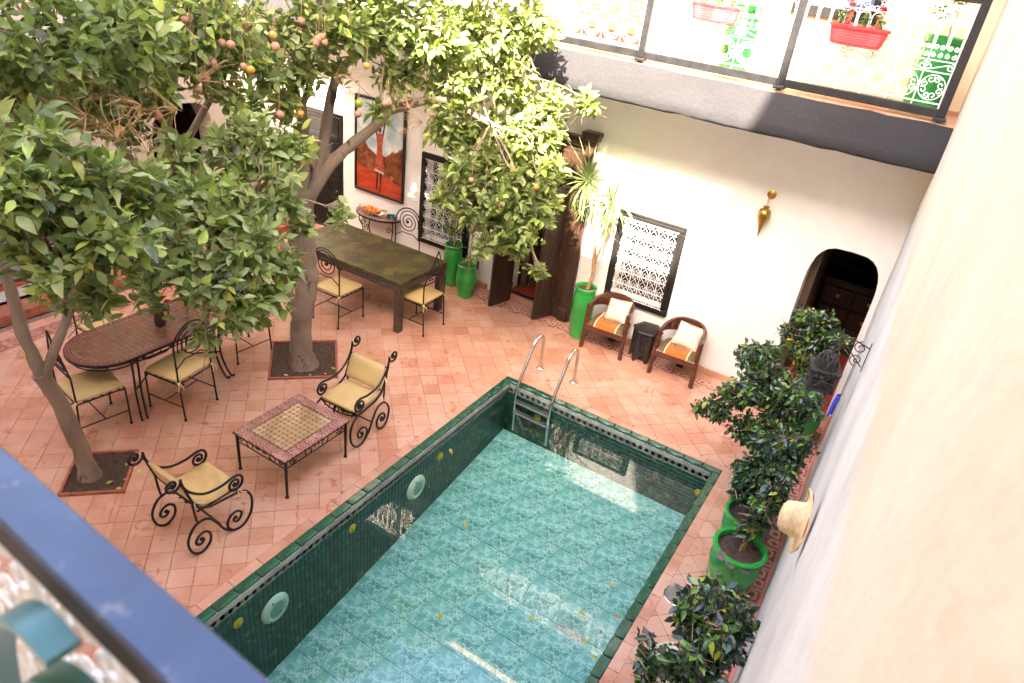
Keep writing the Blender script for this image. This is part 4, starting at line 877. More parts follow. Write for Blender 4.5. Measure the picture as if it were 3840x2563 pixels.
def long_table():
    t = thing('long_table', 'long heavy table with mottled copper green top', 'table', (-6.19, 6.93, 0)); W_, D_ = 2.02, 1.02
    b = MB(); b.box((0, 0, .735), (W_, D_, .03), .004); b.build('top', M('table_copper'), t)
    for sy in (-1, 1): b = MB(); b.box((0, sy*(D_/2-.02), .668), (W_-.01, .03, .102), .004); b.build('apron', M('table_wood'), t)
    for sx in (-1, 1): b = MB(); b.box((sx*(W_/2-.02), 0, .668), (.03, D_-.08, .102), .004); b.build('apron', M('table_wood'), t)
    for sx in (-1, 1):
        for sy in (-1, 1): b = MB(); b.box((sx*(W_/2-.07), sy*(D_/2-.07), .31), (.095, .095, .62), .008); b.build('leg', M('table_wood'), t)
    b = MB()
    for k in range(40):
        x = -W_/2+.02+k*(W_-.04)/39
        for sy in (-1, 1): b.ball((x, sy*(D_/2-.004), .655+.012*math.sin(k*1.7)), .006, 5, 3)
    b.build('nail_row', M('steel_dull'), t)
long_table()
def console():
    t = thing('console_table', 'half-round iron console with mosaic top under the painting', 'table', (-7.26, 8.41, 0)); rx, ry, z = .44, .30, .62
    o = [(rx*math.cos(a), ry*math.sin(a)) for a in [PI+PI*k/22 for k in range(23)]]
    MB().poly(o, z-.03, z, .003).build('rim', IR, t); MB().poly([(x*.985, y*.985-.002) for x, y in o], z-.003, z+.003, .001).build('border', M('table_border_pattern'), t); MB().poly([(x*.78, y*.78-.004) for x, y in o], z, z+.005, .001).build('mosaic', M('brown_mosaic'), t)
    for s_ in (-1, 0, 1):
        x, y = s_*.33, (-.08 if s_ else -.24); p = smoothpath([(x, y, z-.03), (x+s_*.03, y-.02, .46), (x-s_*.02, y+.02, .30), (x, y, .12), (x+s_*.02, y-.03, 0)], 6); b = MB(); b.tube(p, .010, 8); b.build('leg', IR, t, True)
        b = MB(); b.tube([(x+p_, y-.012, q_) for p_, q_ in spiral(-.06 if s_ >= 0 else .06, .42, .06, .012, 0, 560, 26)], .007, 6); b.tube([(x+p_, y-.012, q_) for p_, q_ in spiral(.05 if s_ <= 0 else -.05, .25, .045, .012, 180, 700, 26)], .007, 6); b.build('leg_scroll', IR, t, True)
    b = MB(); b.tube(smoothpath([(-.33, -.08, .20), (-.1, -.15, .24), (0, -.22, .22), (.1, -.15, .24), (.33, -.08, .20)], 6), .007, 6); b.build('stretcher', IR, t)
console()
# fruit bowl and oranges, small pots
t = thing('glass_bowl', 'boat-shaped clear glass bowl on the console', 'bowl', (-7.27, 8.26, .625), R(8)); b = MB(); n, m = 28, 6
for k in range(m+1):
    for i in range(n):
        a = 2*PI*i/n; s_ = (k/m)**.7; b.v.append((math.cos(a)*(.07+.20*s_), math.sin(a)*(.05+.07*s_), .01+.07*(k/m)**1.6+.05*(k/m)**2*math.cos(a)**2))
for k in range(m):
    for i in range(n): b.f.append((k*n+i, k*n+(i+1) % n, (k+1)*n+(i+1) % n, (k+1)*n+i))
b.f.append(tuple(range(n))); b.build('bowl', M('clear_glass'), t, True)
om = MB().ball((0, 0, 0), .033, 14, 10).mesh('orange', M('orange_skin'), True)
for k, (x, y, z) in enumerate(((-.17, -.005, .085), (-.10, .03, .095), (-.10, -.035, .07), (-.045, .012, .105), (-.03, -.045, .072), (.03, .035, .072), (.025, -.02, .09), (.08, .0, .065), (.12, -.02, .085), (-.02, .05, .07), (.06, -.055, .08), (-.07, -.0, .075))):
    q = Matrix.Rotation(R(8), 3, 'Z') @ Vector((x, y, z)); ob('orange', om, None, (-7.27+q.x, 8.26+q.y, .625+q.z), (k, k*2, k), 'bright orange heaped in the glass bowl on the console', 'orange', 'oranges in the glass bowl', scale=random.uniform(.94, 1.06))
t = thing('blue_jar', 'small blue glazed jar on the console', 'jar', (-6.925, 8.33, .626)); MB().lathe([(.026, 0), (.045, .02), (.048, .045), (.036, .068), (.038, .078), (.030, .078), (.03, .06)], 24).build('body', M('blue_glaze'), t, True)
t = thing('dark_cup', 'small dark square candle cup beside the blue jar', 'cup', (-7.01, 8.34, .626)); MB().box((0, 0, .032), (.06, .045, .064), .006).build('body', M('jug_brown'), t); MB().box((0, 0, .066), (.045, .03, .004)).build('wax', M('ebony'), t)
# painting
def painting():
    t = thing('framed_painting', 'large framed painting of a woman carrying a jar on her head', 'painting', (-7.29, 8.43, .905)); W_, H_ = 1.01, 1.50
    n = NT('painted_landscape'); co = n.co('Object'); sx = n.n('SeparateXYZ'); n.l(co, sx.inputs[0]); z = sx.outputs['Z']; x = sx.outputs['X']
    cl = n.noise(co, 3.2, 7, .6); skyc = n.ramp(cl, [(.35, (.14, .26, .36)), (.5, (.42, .52, .55)), (.68, (.80, .78, .70))])
    cr = n.noise(co, 8, 7, .65, .6); bush = n.ramp(cr, [(.35, (.045, .018, .012)), (.5, (.20, .055, .02)), (.68, (.42, .13, .045))])
    gr_ = n.ramp(n.noise(n.co('Object', (1, 1, 4)), 3, 5), [(.4, (.36, .035, .012)), (.65, (.56, .075, .025))])
    ed = n.math('ADD', n.math('ADD', z, n.math('MULTIPLY', n.noise(co, 5, 5), -.34)), n.math('MULTIPLY', n.math('ABSOLUTE', x), -.50))
    k = n.mix(n.ramp(ed, [(.435, (0, 0, 0)), (.455, (1, 1, 1))]), bush, skyc); e2 = n.math('ADD', z, n.math('MULTIPLY', x, .18)); k = n.mix(n.ramp(e2, [(.335, (0, 0, 0)), (.345, (1, 1, 1))]), gr_, k); n.col(k); n.set(Roughness=.4); n.bump(n.noise(co, 30, 4), .25, .003)
    b = MB(); b.box((0, -.018, H_/2), (W_-.03, .02, H_-.03)); b.build('canvas', n.m, t)
    for cx_, cz, a, c_ in ((0, .02, W_, .04), (0, H_-.02, W_, .04), (-W_/2+.02, H_/2, .04, H_-.08), (W_/2-.02, H_/2, .04, H_-.08)): b = MB(); b.box((cx_, -.024, cz), (a, .046, c_), .006); b.build('frame', M('ebony'), t)
    P('paint_skin', (.035, .012, .008), .5); P('paint_dress', (.42, .08, .045), .5, 0, .7, 30); P('paint_jar', (.52, .09, .025), .5, 0, .3, 6); P('paint_pale', (.62, .42, .36), .5, 0, .3, 20)
    def flat(nm, pts, mat, y): b = MB(); b.add([(x_, y, z_) for x_, z_ in pts], [tuple(range(len(pts)))]); b.build(nm, M(mat), t)
    flat('painted_skirt', [(-.09, .42), (.10, .40), (.085, .52), (.07, .66), (.055, .80), (-.045, .80), (-.06, .62)], 'paint_dress', -.0295); flat('painted_hem', [(-.092, .39), (.105, .365), (.10, .405), (-.088, .43)], 'paint_pale', -.0305)
    flat('painted_bodice', [(-.045, .79), (.055, .80), (.07, .93), (.045, 1.00), (-.05, .99), (-.065, .90)], 'paint_dress', -.0303)
    flat('painted_head', [(.03*math.cos(a)+.0, 1.055+.05*math.sin(a)) for a in [2*PI*k/14 for k in range(14)]], 'paint_skin', -.0295)
    flat('painted_arm', [(-.065, .93), (-.045, .97), (-.085, 1.16), (-.06, 1.30), (-.085, 1.31), (-.11, 1.16)], 'paint_skin', -.0298); flat('painted_arm', [(.07, .93), (.05, .97), (.085, 1.14), (.075, 1.28), (.10, 1.29), (.11, 1.14)], 'paint_skin', -.0298)
    flat('painted_jar', [(-.075, 1.11), (.07, 1.10), (.085, 1.22), (.07, 1.36), (-.065, 1.37), (-.085, 1.24)], 'paint_jar', -.0307)
    flat('painted_leg', [(-.05, .39), (-.015, .39), (-.02, .22), (-.03, .10), (-.065, .08), (-.06, .2)], 'paint_skin', -.0291); flat('painted_leg', [(.02, .38), (.06, .38), (.045, .2), (.03, .06), (-.0, .05), (.02, .2)], 'paint_skin', -.0291)
painting()

# ---------------------------------------------------------------- tub chairs, cushions, hexagonal table
def tub_chair(label, loc, rz):
    """faces -y"""
    t = thing('tub_chair', label, 'chair', loc, rz, 'mahogany tub chairs by the window'); mh = M('mahogany')
    for s_ in (-1, 1):
        b = MB(); b.bar((s_*.285, -.215, 0), (s_*.270, -.20, .66), .042, .055, .006); b.build('front_leg', mh, t)
    b = MB(); b.bar((0, .22, 0), (0, .19, .40), .085, .05, .006); b.build('back_leg', M('ebony'), t)
    n = 30; b = MB(); pts = []
    for k in range(n+1):
        a = PI*k/n; x = .292*math.copysign(abs(math.cos(a))**.8, math.cos(a)); y = -.20+.44*math.sin(a)**.75; zt = .655+.075*math.sin(a)**1.2; zb = .60-.10*math.sin(a)**2*0-.015*math.sin(a); pts.append((x, y, zt, zb-.06*math.sin(a)))
    for x, y, zt, zb in pts:
        q = Vector((x, y-.0)); d = Vector((x*.9, y+.02)); d = d.normalized() if d.length > 0 else d
        b.v += [(x, y, zb), (x, y, zt), (x-d.x*.035, y-d.y*.035, zt), (x-d.x*.035, y-d.y*.035, zb)]
    for k in range(n):
        for q in range(4): b.f.append((k*4+q, k*4+(q+1) % 4, (k+1)*4+(q+1) % 4, (k+1)*4+q))
    b.f.append((0, 1, 2, 3)[::-1]); b.f.append(tuple(n*4+q for q in range(4))); b.build('curved_back', mh, t, True, 35)
    b = MB(); n = 16; zz = ((.30, .375),)
    sp = [(-.262, -.225), (.262, -.225), (.272, -.05), (.22, .12), (.10, .20), (-.10, .20), (-.22, .12), (-.272, -.05)]
    b = MB(); b.poly([(x*1.0, y) for x, y in sp], .285, .372, .006); b.build('seat_rail', mh, t); sd = MB()
    for k in range(26): sd.ball((-.25+k*.02, -.2265, .362), .0055, 5, 3)
    sd.build('nail_row', M('brass'), t); cv = MB()
    for k in range(5): cv.tube([(-.20+k*.10+p, -.2275, .325+q) for p, q in spiral(0, 0, .026, .004, 0, 400, 14)], .0025, 4)
    cv.build('carved_scrolls', M('mahogany'), t)
    bs = [-.25, -.17, -.08, 0, .08, .17, .25]; g = MB(); m = 12
    def top(u, v): return .372+.062*((1-u**4)*(1-v**4))**.5
    for i in range(m+1):
        for j in range(m+1): u, v = i/m*2-1, j/m*2-1; g.v.append((u*.262*(1-.12*max(0, v)**2), -.015+v*.205, top(u, v)))
    for i in range(m):
        for j in range(m): a = i*(m+1)+j; g.f.append((a, a+m+1, a+m+2, a+1))
    g.build('upholstered_seat', M('velvet_olive'), t, True)
    g = MB(); nn = 14
    for i in range(nn+1):
        for j in range(nn+1): u, v = (i/nn*2-1)*.60, j/nn*2-1; g.v.append((u*.262, -.018+v*.212, top(u, v*.985)+.004 if abs(v) < .99 else .366))
    for i in range(nn):
        for j in range(nn): a = i*(nn+1)+j; g.f.append((a, a+nn+1, a+nn+2, a+1))
    n2 = NT('orange_panel'+str(len(MATS))); co = n2.co('Object'); sx = n2.n('SeparateXYZ'); n2.l(co, sx.inputs[0]); ax = n2.math('ABSOLUTE', sx.outputs['X'])
    v = n2.n('TexVoronoi', feature='DISTANCE_TO_EDGE'); v.inputs['Scale'].default_value = 13; cb = n2.n('CombineXYZ'); n2.l(ax, cb.inputs[0]); n2.l(sx.outputs['Y'], cb.inputs[1]); n2.l(cb.outputs[0], v.inputs['Vector'])
    wv = n2.n('TexWave', wave_type='RINGS', rings_direction='SPHERICAL'); wv.inputs['Scale'].default_value = 9; wv.inputs['Distortion'].default_value = 5; wv.inputs['Detail Scale'].default_value = 2; n2.l(cb.outputs[0], wv.inputs['Vector'])
    rad = n2.math('ADD', n2.math('MULTIPLY', ax, 1.0), n2.math('ABSOLUTE', n2.math('ADD', sx.outputs['Y'], .05))); inn = n2.ramp(rad, [(.13, (1, 1, 1)), (.16, (0, 0, 0))])
    ptn = n2.ramp(wv.outputs['Fac'], [(.30, (.02, .012, .008)), (.42, (.42, .30, .16)), (.58, (.42, .30, .16)), (.66, (.50, .125, .018))]); k = n2.mix(inn, (.50, .125, .018), ptn)
    k = n2.mix(n2.ramp(ax, [(.140, (0, 0, 0)), (.143, (1, 1, 1))]), k, (.72, .62, .48)); n2.col(k); n2.set(Roughness=.85); g.build('embroidered_panel', n2.m, t, True)
    return t
tub_chair('mahogany tub chair with orange embroidered seat beside the tall green pot', (-2.91, 8.125, 0), R(4)); tub_chair('mahogany tub chair with orange embroidered seat right of the hexagonal table', (-1.90, 8.135, 0), R(2))
def pillow(label, loc, rot):
    g = MB(); n = 12
    for sd in (1, -1):
        for i in range(n+1):
            for j in range(n+1): u, v = i/n*2-1, j/n*2-1; e = max(0, (1-u*u)*(1-v*v))**.42; pin = 1-.07*(1-abs(u))*(abs(v)**3)-.0; g.v.append((u*.165*(1-.08*(1-v*v)*abs(u)**2+0), v*.155*(1-.08*(1-u*u)*abs(v)**2), sd*.055*e+random.gauss(0, .0012)*e+.004*e*math.sin(4*u+3*v)))
    o = (n+1)**2
    for i in range(n):
        for j in range(n): a = i*(n+1)+j; g.f.append((a, a+n+1, a+n+2, a+1)); g.f.append((o+a, o+a+1, o+a+n+2, o+a+n+1))
    t = ob('cushion', None, None, loc, rot, label, 'cushion', 'cream cushions on the tub chairs'); g.build('cover', M('cushion_cream'), t, True, 80)
    b = MB(); b.tube([(x, y, 0) for x, y in ((-.163, -.153), (.163, -.153), (.163, .153), (-.163, .153))], .004, 5, True); b.build('piping', M('cushion_cream'), t)
pillow('plain cream cushion on the tub chair beside the tall green pot', (-2.86, 8.175, .565), (R(52), R(-10), R(-6))); pillow('plain cream cushion on the tub chair right of the hexagonal table', (-1.86, 8.185, .565), (R(52), R(4), R(2)))
def hex_table():
    t = thing('hexagonal_table', 'black carved hexagonal side table between the tub chairs', 'table', (-2.405, 8.22, 0), R(9)); H_ = .455; ra = .19
    hx = lambda r_: [(r_*math.cos(PI/3*k), r_*math.sin(PI/3*k)) for k in range(6)]
    b = MB(); b.poly(hx(ra+.015), H_-.025, H_, .006); b.build('top', M('ebony'), t); b = MB()
    for i in range(-9, 10):
        for j in range(-9, 10):
            x, y = i*.0165, j*.0165
            if all(x*math.cos(PI/6+PI/3*k)+y*math.sin(PI/6+PI/3*k) < .118 for k in range(6)): b.box((x, y, H_+.002), (.011, .011, .006), .003, Matrix.Rotation(PI/4, 3, 'Z'))
    b.build('carved_top_grid', M('lantern_iron'), t)
    for k in range(6):
        a0, a1 = PI/3*k, PI/3*(k+1); p, q = Vector((ra*math.cos(a0), ra*math.sin(a0), 0)), Vector((ra*math.cos(a1), ra*math.sin(a1), 0)); d = q-p
        def at(u, z): r_ = p+d*u; return (r_.x, r_.y, z)
        bd = [(0, 0), (.17, 0), (.20, .06), (.30, .085), (.38, .07), (.5, .11), (.62, .07), (.70, .085), (.80, .06), (.83, 0), (1, 0), (1, H_-.026), (0, H_-.026)]
        holes_ = [[(.2, .18), (.8, .18), (.8, .295), (.2, .295)], [(.2, .335), (.8, .335), (.8, .405), (.2, .405)]]
        sl = holed([(u*d.length, z) for u, z in bd], [[(u*d.length, z) for u, z in h] for h in holes_], 0, .014); ang = math.atan2(d.y, d.x); Mx = Matrix.Translation(p) @ Matrix.Rotation(ang, 4, 'Z')
        o = sl.build('side_panel', M('ebony'), t, mw=Mx); lt = MB()
        for z0_, z1_ in ((.18, .295), (.335, .405)):
            n = 8
            for i in range(n):
                for j in range(int((z1_-z0_)/.0145)): lt.box(((.2+.6*(i+.5)/n)*d.length, .007, z0_+.0145*(j+.5)), (.0115, .008, .0115), .003, Matrix.Rotation(PI/4, 3, 'Y'))
        lt.build('lattice', M('lantern_iron'), o)
hex_table()
# ---------------------------------------------------------------- wall lamp, lantern, hat
t = thing('wall_lamp', 'brass teardrop lamp hanging from a round plate on the white wall', 'wall lamp', (-1.42, 8.40, 2.50)); MB().lathe([(.052, 0), (.052, .008), (.03, .018), (0, .02)], 24).build('wall_plate', M('brass'), t, True, loc=(0, .028, .03), rot=(PI/2, 0, 0))
b = MB(); b.tube([(0, .01, .03), (0, -.05, .02), (0, -.085, -.01)], .005, 6)
for k in range(4): b.tube([(.007*math.cos(a), -.085+.007*math.sin(a)*(k % 2), -.02-k*.017+.01*math.sin(a)) for a in [2*PI*q/8 for q in range(8)]], .002, 4, True)
b.build('chain', M('brass'), t); MB().lathe([(.004, -.30), (.010, -.285), (.012, -.26), (.022, -.20), (.045, -.13), (.068, -.075), (.076, -.03), (.062, .005), (.034, .022), (.032, .04), (.04, .046), (.01, .05)], 28).build('shade', M('brass'), t, True, loc=(0, -.085, -.135)); MB().ball((0, -.085, -.44), .010, 8, 6).build('finial', M('brass'), t)
def lantern():
    t = thing('hanging_lantern', 'pierced iron lantern with a domed top hanging from the side wall bracket', 'lantern', (-.125, 4.85, 2.28), R(14)); L = M('lantern_iron'); s_ = .085; h = .155
    for k in range(4):
        Mx = Matrix.Rotation(PI/2*k, 4, 'Z'); b = MB()
        b.box((0, -s_, .008), (2*s_, .006, .016)); b.box((0, -s_, h-.008), (2*s_, .006, .016)); b.box((-s_+.008, -s_, h/2), (.016, .006, h)); b.box((s_-.008, -s_, h/2), (.016, .006, h))
        for q in range(8): a = PI/4*q; b.box((.034*math.cos(a), -s_, h/2+.034*math.sin(a)), (.050, .004, .011), .003, Matrix.Rotation(-a, 3, 'Y'))
        for cx_, cz in ((-.06, .125), (.06, .125), (-.06, .03), (.06, .03)): b.tube([(cx_+.016*math.cos(a), -s_, cz+.016*math.sin(a)) for a in [2*PI*q/8 for q in range(8)]], .003, 4, True)
        b.ball((0, -s_, h/2), .012, 8, 6); b.build('side_panel', L, t, mw=Mx)
    b = MB(); b.box((0, 0, h+.004), (2*s_+.03, 2*s_+.03, .008), .002); b.box((0, 0, -.002), (2*s_+.01, 2*s_+.01, .006)); b.build('cornice', L, t); b = MB()
    for q in range(8):
        for k in range(4): Mx = Matrix.Rotation(PI/2*k, 3, 'Z'); p = Mx @ Vector((-s_+.012+q*.0235, -s_-.014, h-.002)); b.ball(p, (.008, .008, .011), 6, 4)
    b.build('fringe', L, t); b = MB(); R0 = .075
    for k in range(10):
        a = 2*PI*k/10; b.tube([((R0*math.cos(p)+.002)*math.cos(a+q), (R0*math.cos(p)+.002)*math.sin(a+q), h+.008+.115*math.sin(p)) for p, q in [(PI/2*i/8, .28*math.sin(PI*i/4)) for i in range(9)]], .006, 4); b.tube([((R0*math.cos(p)+.001)*math.cos(a-q), (R0*math.cos(p)+.001)*math.sin(a-q), h+.008+.115*math.sin(p)) for p, q in [(PI/2*i/8, .28*math.sin(PI*i/4)) for i in range(9)]], .006, 4)
    for p in (.05, .5, .95): b.tube([(R0*math.cos(p)*math.cos(a), R0*math.cos(p)*math.sin(a), h+.008+.115*math.sin(p)) for a in [2*PI*q/20 for q in range(20)]], .005, 4, True)
    b.build('dome', L, t, True); b = MB(); b.lathe([(.02, h+.118), (.024, h+.13), (.012, h+.142), (.018, h+.155), (.004, h+.172)], 12); b.tube([(.014*math.cos(a), 0, h+.186+.014*math.sin(a)) for a in [2*PI*q/10 for q in range(10)]], .003, 5, True); b.build('finial', L, t, True)
    w_ = thing('lantern_bracket', 'thin scrolled iron bracket on the side wall holding the lantern', 'bracket', (.09, 4.85, 2.62)); b = MB(); b.box((-.001, 0, -.02), (.006, .02, .22), .002); b.build('back_plate', L, w_); b = MB(); b.tube([(-.004, 0, .05), (-.10, 0, .075), (-.18, 0, .06), (-.225, 0, -.10), (-.225, 0, -.135)], .005, 6)
    b.tube([(x, 0, z) for x, z in spiral(-.055, .035, .045, .01, 90, 560, 24)], .004, 5); b.tube([(x, 0, z) for x, z in spiral(-.055, -.06, .045, .01, 270, -200, 24)], .004, 5); b.tube([(-.01, 0, -.10), (-.10, 0, -.02), (-.19, 0, .055)], .004, 5); b.build('scrolls', L, w_, True)
lantern()
t = ob('straw_hat', None, None, (.085, 2.86, 2.63), (0, R(-90), R(8)), 'woven straw hat with a dark red lining hanging on the side wall', 'hat', scale=.82)
g = MB(); pr = [(.19, .012), (.185, .006), (.16, .004), (.135, .008), (.112, .018), (.105, .04), (.098, .08), (.088, .11), (.062, .128), (.03, .134), (0, .135)]; n = 40
for r_, z in pr:
    for k in range(n): a = 2*PI*k/n; wv_ = .014*math.sin(2*a+.6)*(r_/.19)**3; g.v.append((r_*1.0*math.cos(a), r_*.92*math.sin(a), z+wv_))
for i in range(len(pr)-1):
    for k in range(n): g.f.append((i*n+k, i*n+(k+1) % n, (i+1)*n+(k+1) % n, (i+1)*n+k))
g.build('woven_body', M('straw'), t, True, 60); g = MB(); g.tube([(.19*math.cos(a), .175*math.sin(a), .012+.014*math.sin(2*a+.6)) for a in [2*PI*k/40 for k in range(40)]], .006, 6, True); g.build('brim_edge', M('straw'), t); g = MB(); g.lathe([(.165, -.001), (.108, .006), (.10, .02)], 32, cap=False); g.build('lining', M('ribbon_red'), t)
t = thing('blue_cloth', 'scrap of bright blue cloth hanging on the side wall behind the figs', 'cloth', (.05, 6.05, 1.62)); g = MB()
for k in range(9):
    for z in (0, -.09, -.18): g.v.append((-.02-.02*math.sin(k*1.4)-.01*(z < 0), -.08+k*.02, z))
for k in range(8):
    for q in (0, 1): g.f.append((k*3+q, k*3+q+1, k*3+q+4, k*3+q+3))
g.build('cloth', M('blue_cloth'), t, True)
# ---------------------------------------------------------------- the blue rail right under the camera
rl = thing('blue_handrail', 'worn blue painted wooden handrail in the blurred foreground', 'railing', (-.6, .238, 4.2), R(-2.6)); b = MB(); b.box((-.9, 0, -.004), (3.2, .058, .008), .003); b.build('top_board', M('blue_paint'), rl); b = MB(); b.box((-.9, 0, -.036), (3.19, .052, .055), .004); b.build('rail_core', M('rail_shade'), rl)  # shade on the rail's sides is put into the core's near-black olive
for k in range(14): x = .45-k*.2; g = MB(); g.box((x, .0, -.48), (.012, .012, .76), .003); g.build('baluster', M('white_iron'), rl)
for z, h in ((-.10, .012), (-.30, .010), (-.58, .010), (-.86, .02)): g = MB(); g.box((-.9, 0, z), (3.1, .014, h), .003); g.build('grille_bar', M('white_iron'), rl)
sc_ = ring_motif(.19, .006).mesh('scroll', M('white_iron'))
for k in range(13):
    for z in (-.20, -.44, -.72): ob('scroll', sc_, rl, (.35-k*.2, 0, z))
def band(pts, y0, y1, th=.005):
    g = MB(); P_ = smoothpath([(x+.6, 0, z-4.2) for x, z in pts], 5); n = len(P_)
    for i, p in enumerate(P_):
        d = (P_[min(i+1, n-1)]-P_[max(i-1, 0)]).normalized(); q = Vector((-d.z, 0, d.x))*th
        g.v += [(p.x-q.x, y0, p.z-q.z), (p.x+q.x, y0, p.z+q.z), (p.x+q.x, y1, p.z+q.z), (p.x-q.x, y1, p.z-q.z)]
    for i in range(n-1):
        for k in range(4): g.f.append((i*4+k, i*4+(k+1) % 4, i*4+4+(k+1) % 4, i*4+4+k))
    g.f += [(0, 1, 2, 3), tuple(n*4-4+k for k in (3, 2, 1, 0))]; g.build('scroll_band', M('turquoise_paint'), rl, True, 50)
band([(-.525, 4.165), (-.585, 4.165), (-.645, 4.125), (-.705, 4.05), (-.755, 3.95), (-.79, 3.82), (-.79, 3.66)], -.075, -.042)
band([(-.485, 4.105), (-.545, 4.10), (-.600, 4.065), (-.655, 3.99), (-.695, 3.89), (-.72, 3.77), (-.70, 3.64)], -.075, -.042)
band([(-.53, 4.03), (-.60, 3.93), (-.63, 3.80), (-.60, 3.66)], -.075, -.042)
# ================================================================ foliage
LT = []; LF = []
_rows = [(.0, .0), (.16, .30), (.42, .50), (.70, .36), (1.0, .0)]
LT = [(0, 0, 0)]
for t_, wv_ in _rows[1:4]:
    z = -.16*t_*t_; LT += [(-wv_*.5, t_, z+.07*wv_), (0, t_, z-.03), (wv_*.5, t_, z+.07*wv_)]
LT.append((0, 1, -.20)); LT = np.array(LT, float)
LF = [(0, 2, 1), (0, 3, 2), (1, 2, 5, 4), (2, 3, 6, 5), (4, 5, 8, 7), (5, 6, 9, 8), (7, 8, 10), (8, 9, 10)]
def frames(d, upv):
    d = d/np.linalg.norm(d, axis=1, keepdims=True); x = np.cross(d, upv); l = np.linalg.norm(x, axis=1, keepdims=True); x = np.where(l < 1e-4, np.array([[1., 0, 0]]), x/np.maximum(l, 1e-4)); z = np.cross(x, d)
    return np.stack([x, d, z], axis=2)                 # columns
def leaf_mesh(name, pos, Fr, size, wid, rn, mat):
    n = len(pos); v = LT[None]*np.stack([size*wid, size, size*RNG.uniform(-.5, 2.6, n)], 1)[:, None, :]; v = np.einsum('nij,nkj->nki', Fr, v)+pos[:, None, :]
    nv = len(LT); V_ = v.reshape(-1, 3); me = bpy.data.meshes.new(name); me.vertices.add(len(V_)); me.vertices.foreach_set('co', V_.astype('f').ravel())
    base = np.concatenate([np.array(f) for f in LF]); cnt = np.array([len(f) for f in LF]); idx = (base[None]+np.arange(n)[:, None]*nv).ravel(); tot = np.tile(cnt, n)
    me.loops.add(len(idx)); me.loops.foreach_set('vertex_index', idx.astype('i')); me.polygons.add(len(tot)); me.polygons.foreach_set('loop_start', np.concatenate([[0], np.cumsum(tot)[:-1]]).astype('i'))
    me.polygons.foreach_set('use_smooth', np.ones(len(tot), bool)); me.materials.append(mat); at = me.attributes.new('rnd', 'FLOAT', 'POINT'); at.data.foreach_set('value', np.repeat(rn, nv).astype('f')); me.update(); me.validate(); return me
LEAFM = {}
def single_leaf(mat):
    if mat.name not in LEAFM: b = MB(); b.add([tuple(p) for p in LT], LF); LEAFM[mat.name] = b.mesh('leaf', mat, True, 180)
    return LEAFM[mat.name]
def unit(n): a = RNG.normal(size=(n, 3)); return a/np.linalg.norm(a, axis=1, keepdims=True)
def crown(root, clumps, leaf, dens, mat, twigmat, wid=1.0, droop=.25, upb=.55, per=8, big=300, shell=.45, attach=None, lime=.0, curl=.35, stick=.10):
    """clumps: (x, y, z, r[, flatten]). Twigs with rows of leaves fill every clump; returns the crown object."""
    pos, dr, upn, sz, rn = [], [], [], [], []; tw = MB()
    for c in clumps:
        ctr = np.array(c[:3]); r_ = max(c[3]-.42*leaf, c[3]*.5); fl = c[4] if len(c) > 4 else .85; nt_ = max(4, int(dens*(c[3]/leaf)**2/per))
        u = unit(nt_); rad = (shell+(1-shell)*RNG.random(nt_)**.6)*r_; tip = ctr+u*rad[:, None]*np.array([1, 1, fl]); d = u*.8+np.array([0, 0, upb])+RNG.normal(size=(nt_, 3))*.45; d /= np.linalg.norm(d, axis=1, keepdims=True)
        L = leaf*RNG.uniform(1.1, 2.2, nt_); hue = RNG.random(nt_); fresh = RNG.random(nt_) < lime
        for i in range(nt_):
            k = int(per*RNG.uniform(.6, 1.3)); s0 = tip[i]-d[i]*L[i]; ax = np.cross(d[i], [.3, .2, 1.0]); ax /= np.linalg.norm(ax)+1e-9; bx = np.cross(d[i], ax); ph = RNG.random()*6.28
            if RNG.random() < .55: tw.tube([s0-d[i]*L[i]*.6, s0, tip[i]], [.0035, .003, .002], 3, cap=False)
            for j in range(k):
                t_ = (j+.5)/k; a = ph+j*2.4; o = ax*math.cos(a)+bx*math.sin(a); q = d[i]*(.25+.75*t_)+o*(.95-.45*t_)+np.array([0, 0, -droop])+RNG.normal(size=3)*.16
                pos.append(s0+(tip[i]-s0)*t_+o*.004); dr.append(q); upn.append(np.array([-.05, -.25, 1.0])+o*.2+RNG.normal(size=3)*curl); sz.append(leaf*RNG.uniform(.52, 1.22)*(1 if not fresh[i] else 1.05)); rn.append(RNG.uniform(.86, .985) if fresh[i] else min(.97 if RNG.random() > .02 else 1, hue[i]*.55+RNG.random()*.36))
    pos, dr, upn, sz, rn = map(np.array, (pos, dr, upn, sz, rn)); Fr = frames(dr, upn); wd = RNG.uniform(.88, 1.12, len(pos))*wid
    ds = np.linalg.norm(pos-np.array(CAM), axis=1); k_ = np.array([(lambda q: q is not None and 0 < q[0] < 1 and 0 < q[1] < 1)(cam_px(p)) for p in pos]); order = np.argsort(np.where(k_, ds, 1e3))[:big]; order = order[k_[order]]; keep = np.ones(len(pos), bool); keep[order] = False
    loc0 = np.array(root.location)
    co = ob('crown', leaf_mesh('crown', pos[keep]-loc0, Fr[keep], sz[keep], wd[keep], rn[keep], mat), root, kind='stuff'); lm = single_leaf(mat)
    for i in order:
        F_ = Fr[i].copy(); s_ = sz[i]; F_[:, 2] *= RNG.uniform(.2, 2.6); m = Matrix(((F_[0, 0]*s_*wd[i], F_[0, 1]*s_, F_[0, 2]*s_, pos[i, 0]-loc0[0]), (F_[1, 0]*s_*wd[i], F_[1, 1]*s_, F_[1, 2]*s_, pos[i, 1]-loc0[1]), (F_[2, 0]*s_*wd[i], F_[2, 1]*s_, F_[2, 2]*s_, pos[i, 2]-loc0[2]), (0, 0, 0, 1)))
        ob('leaf', lm, co, mw=m)
    if tw.v: tw.v = [tuple(np.array(p)-loc0) for p in tw.v]; tw.build('twigs', twigmat, root, kind='stuff')
    return co
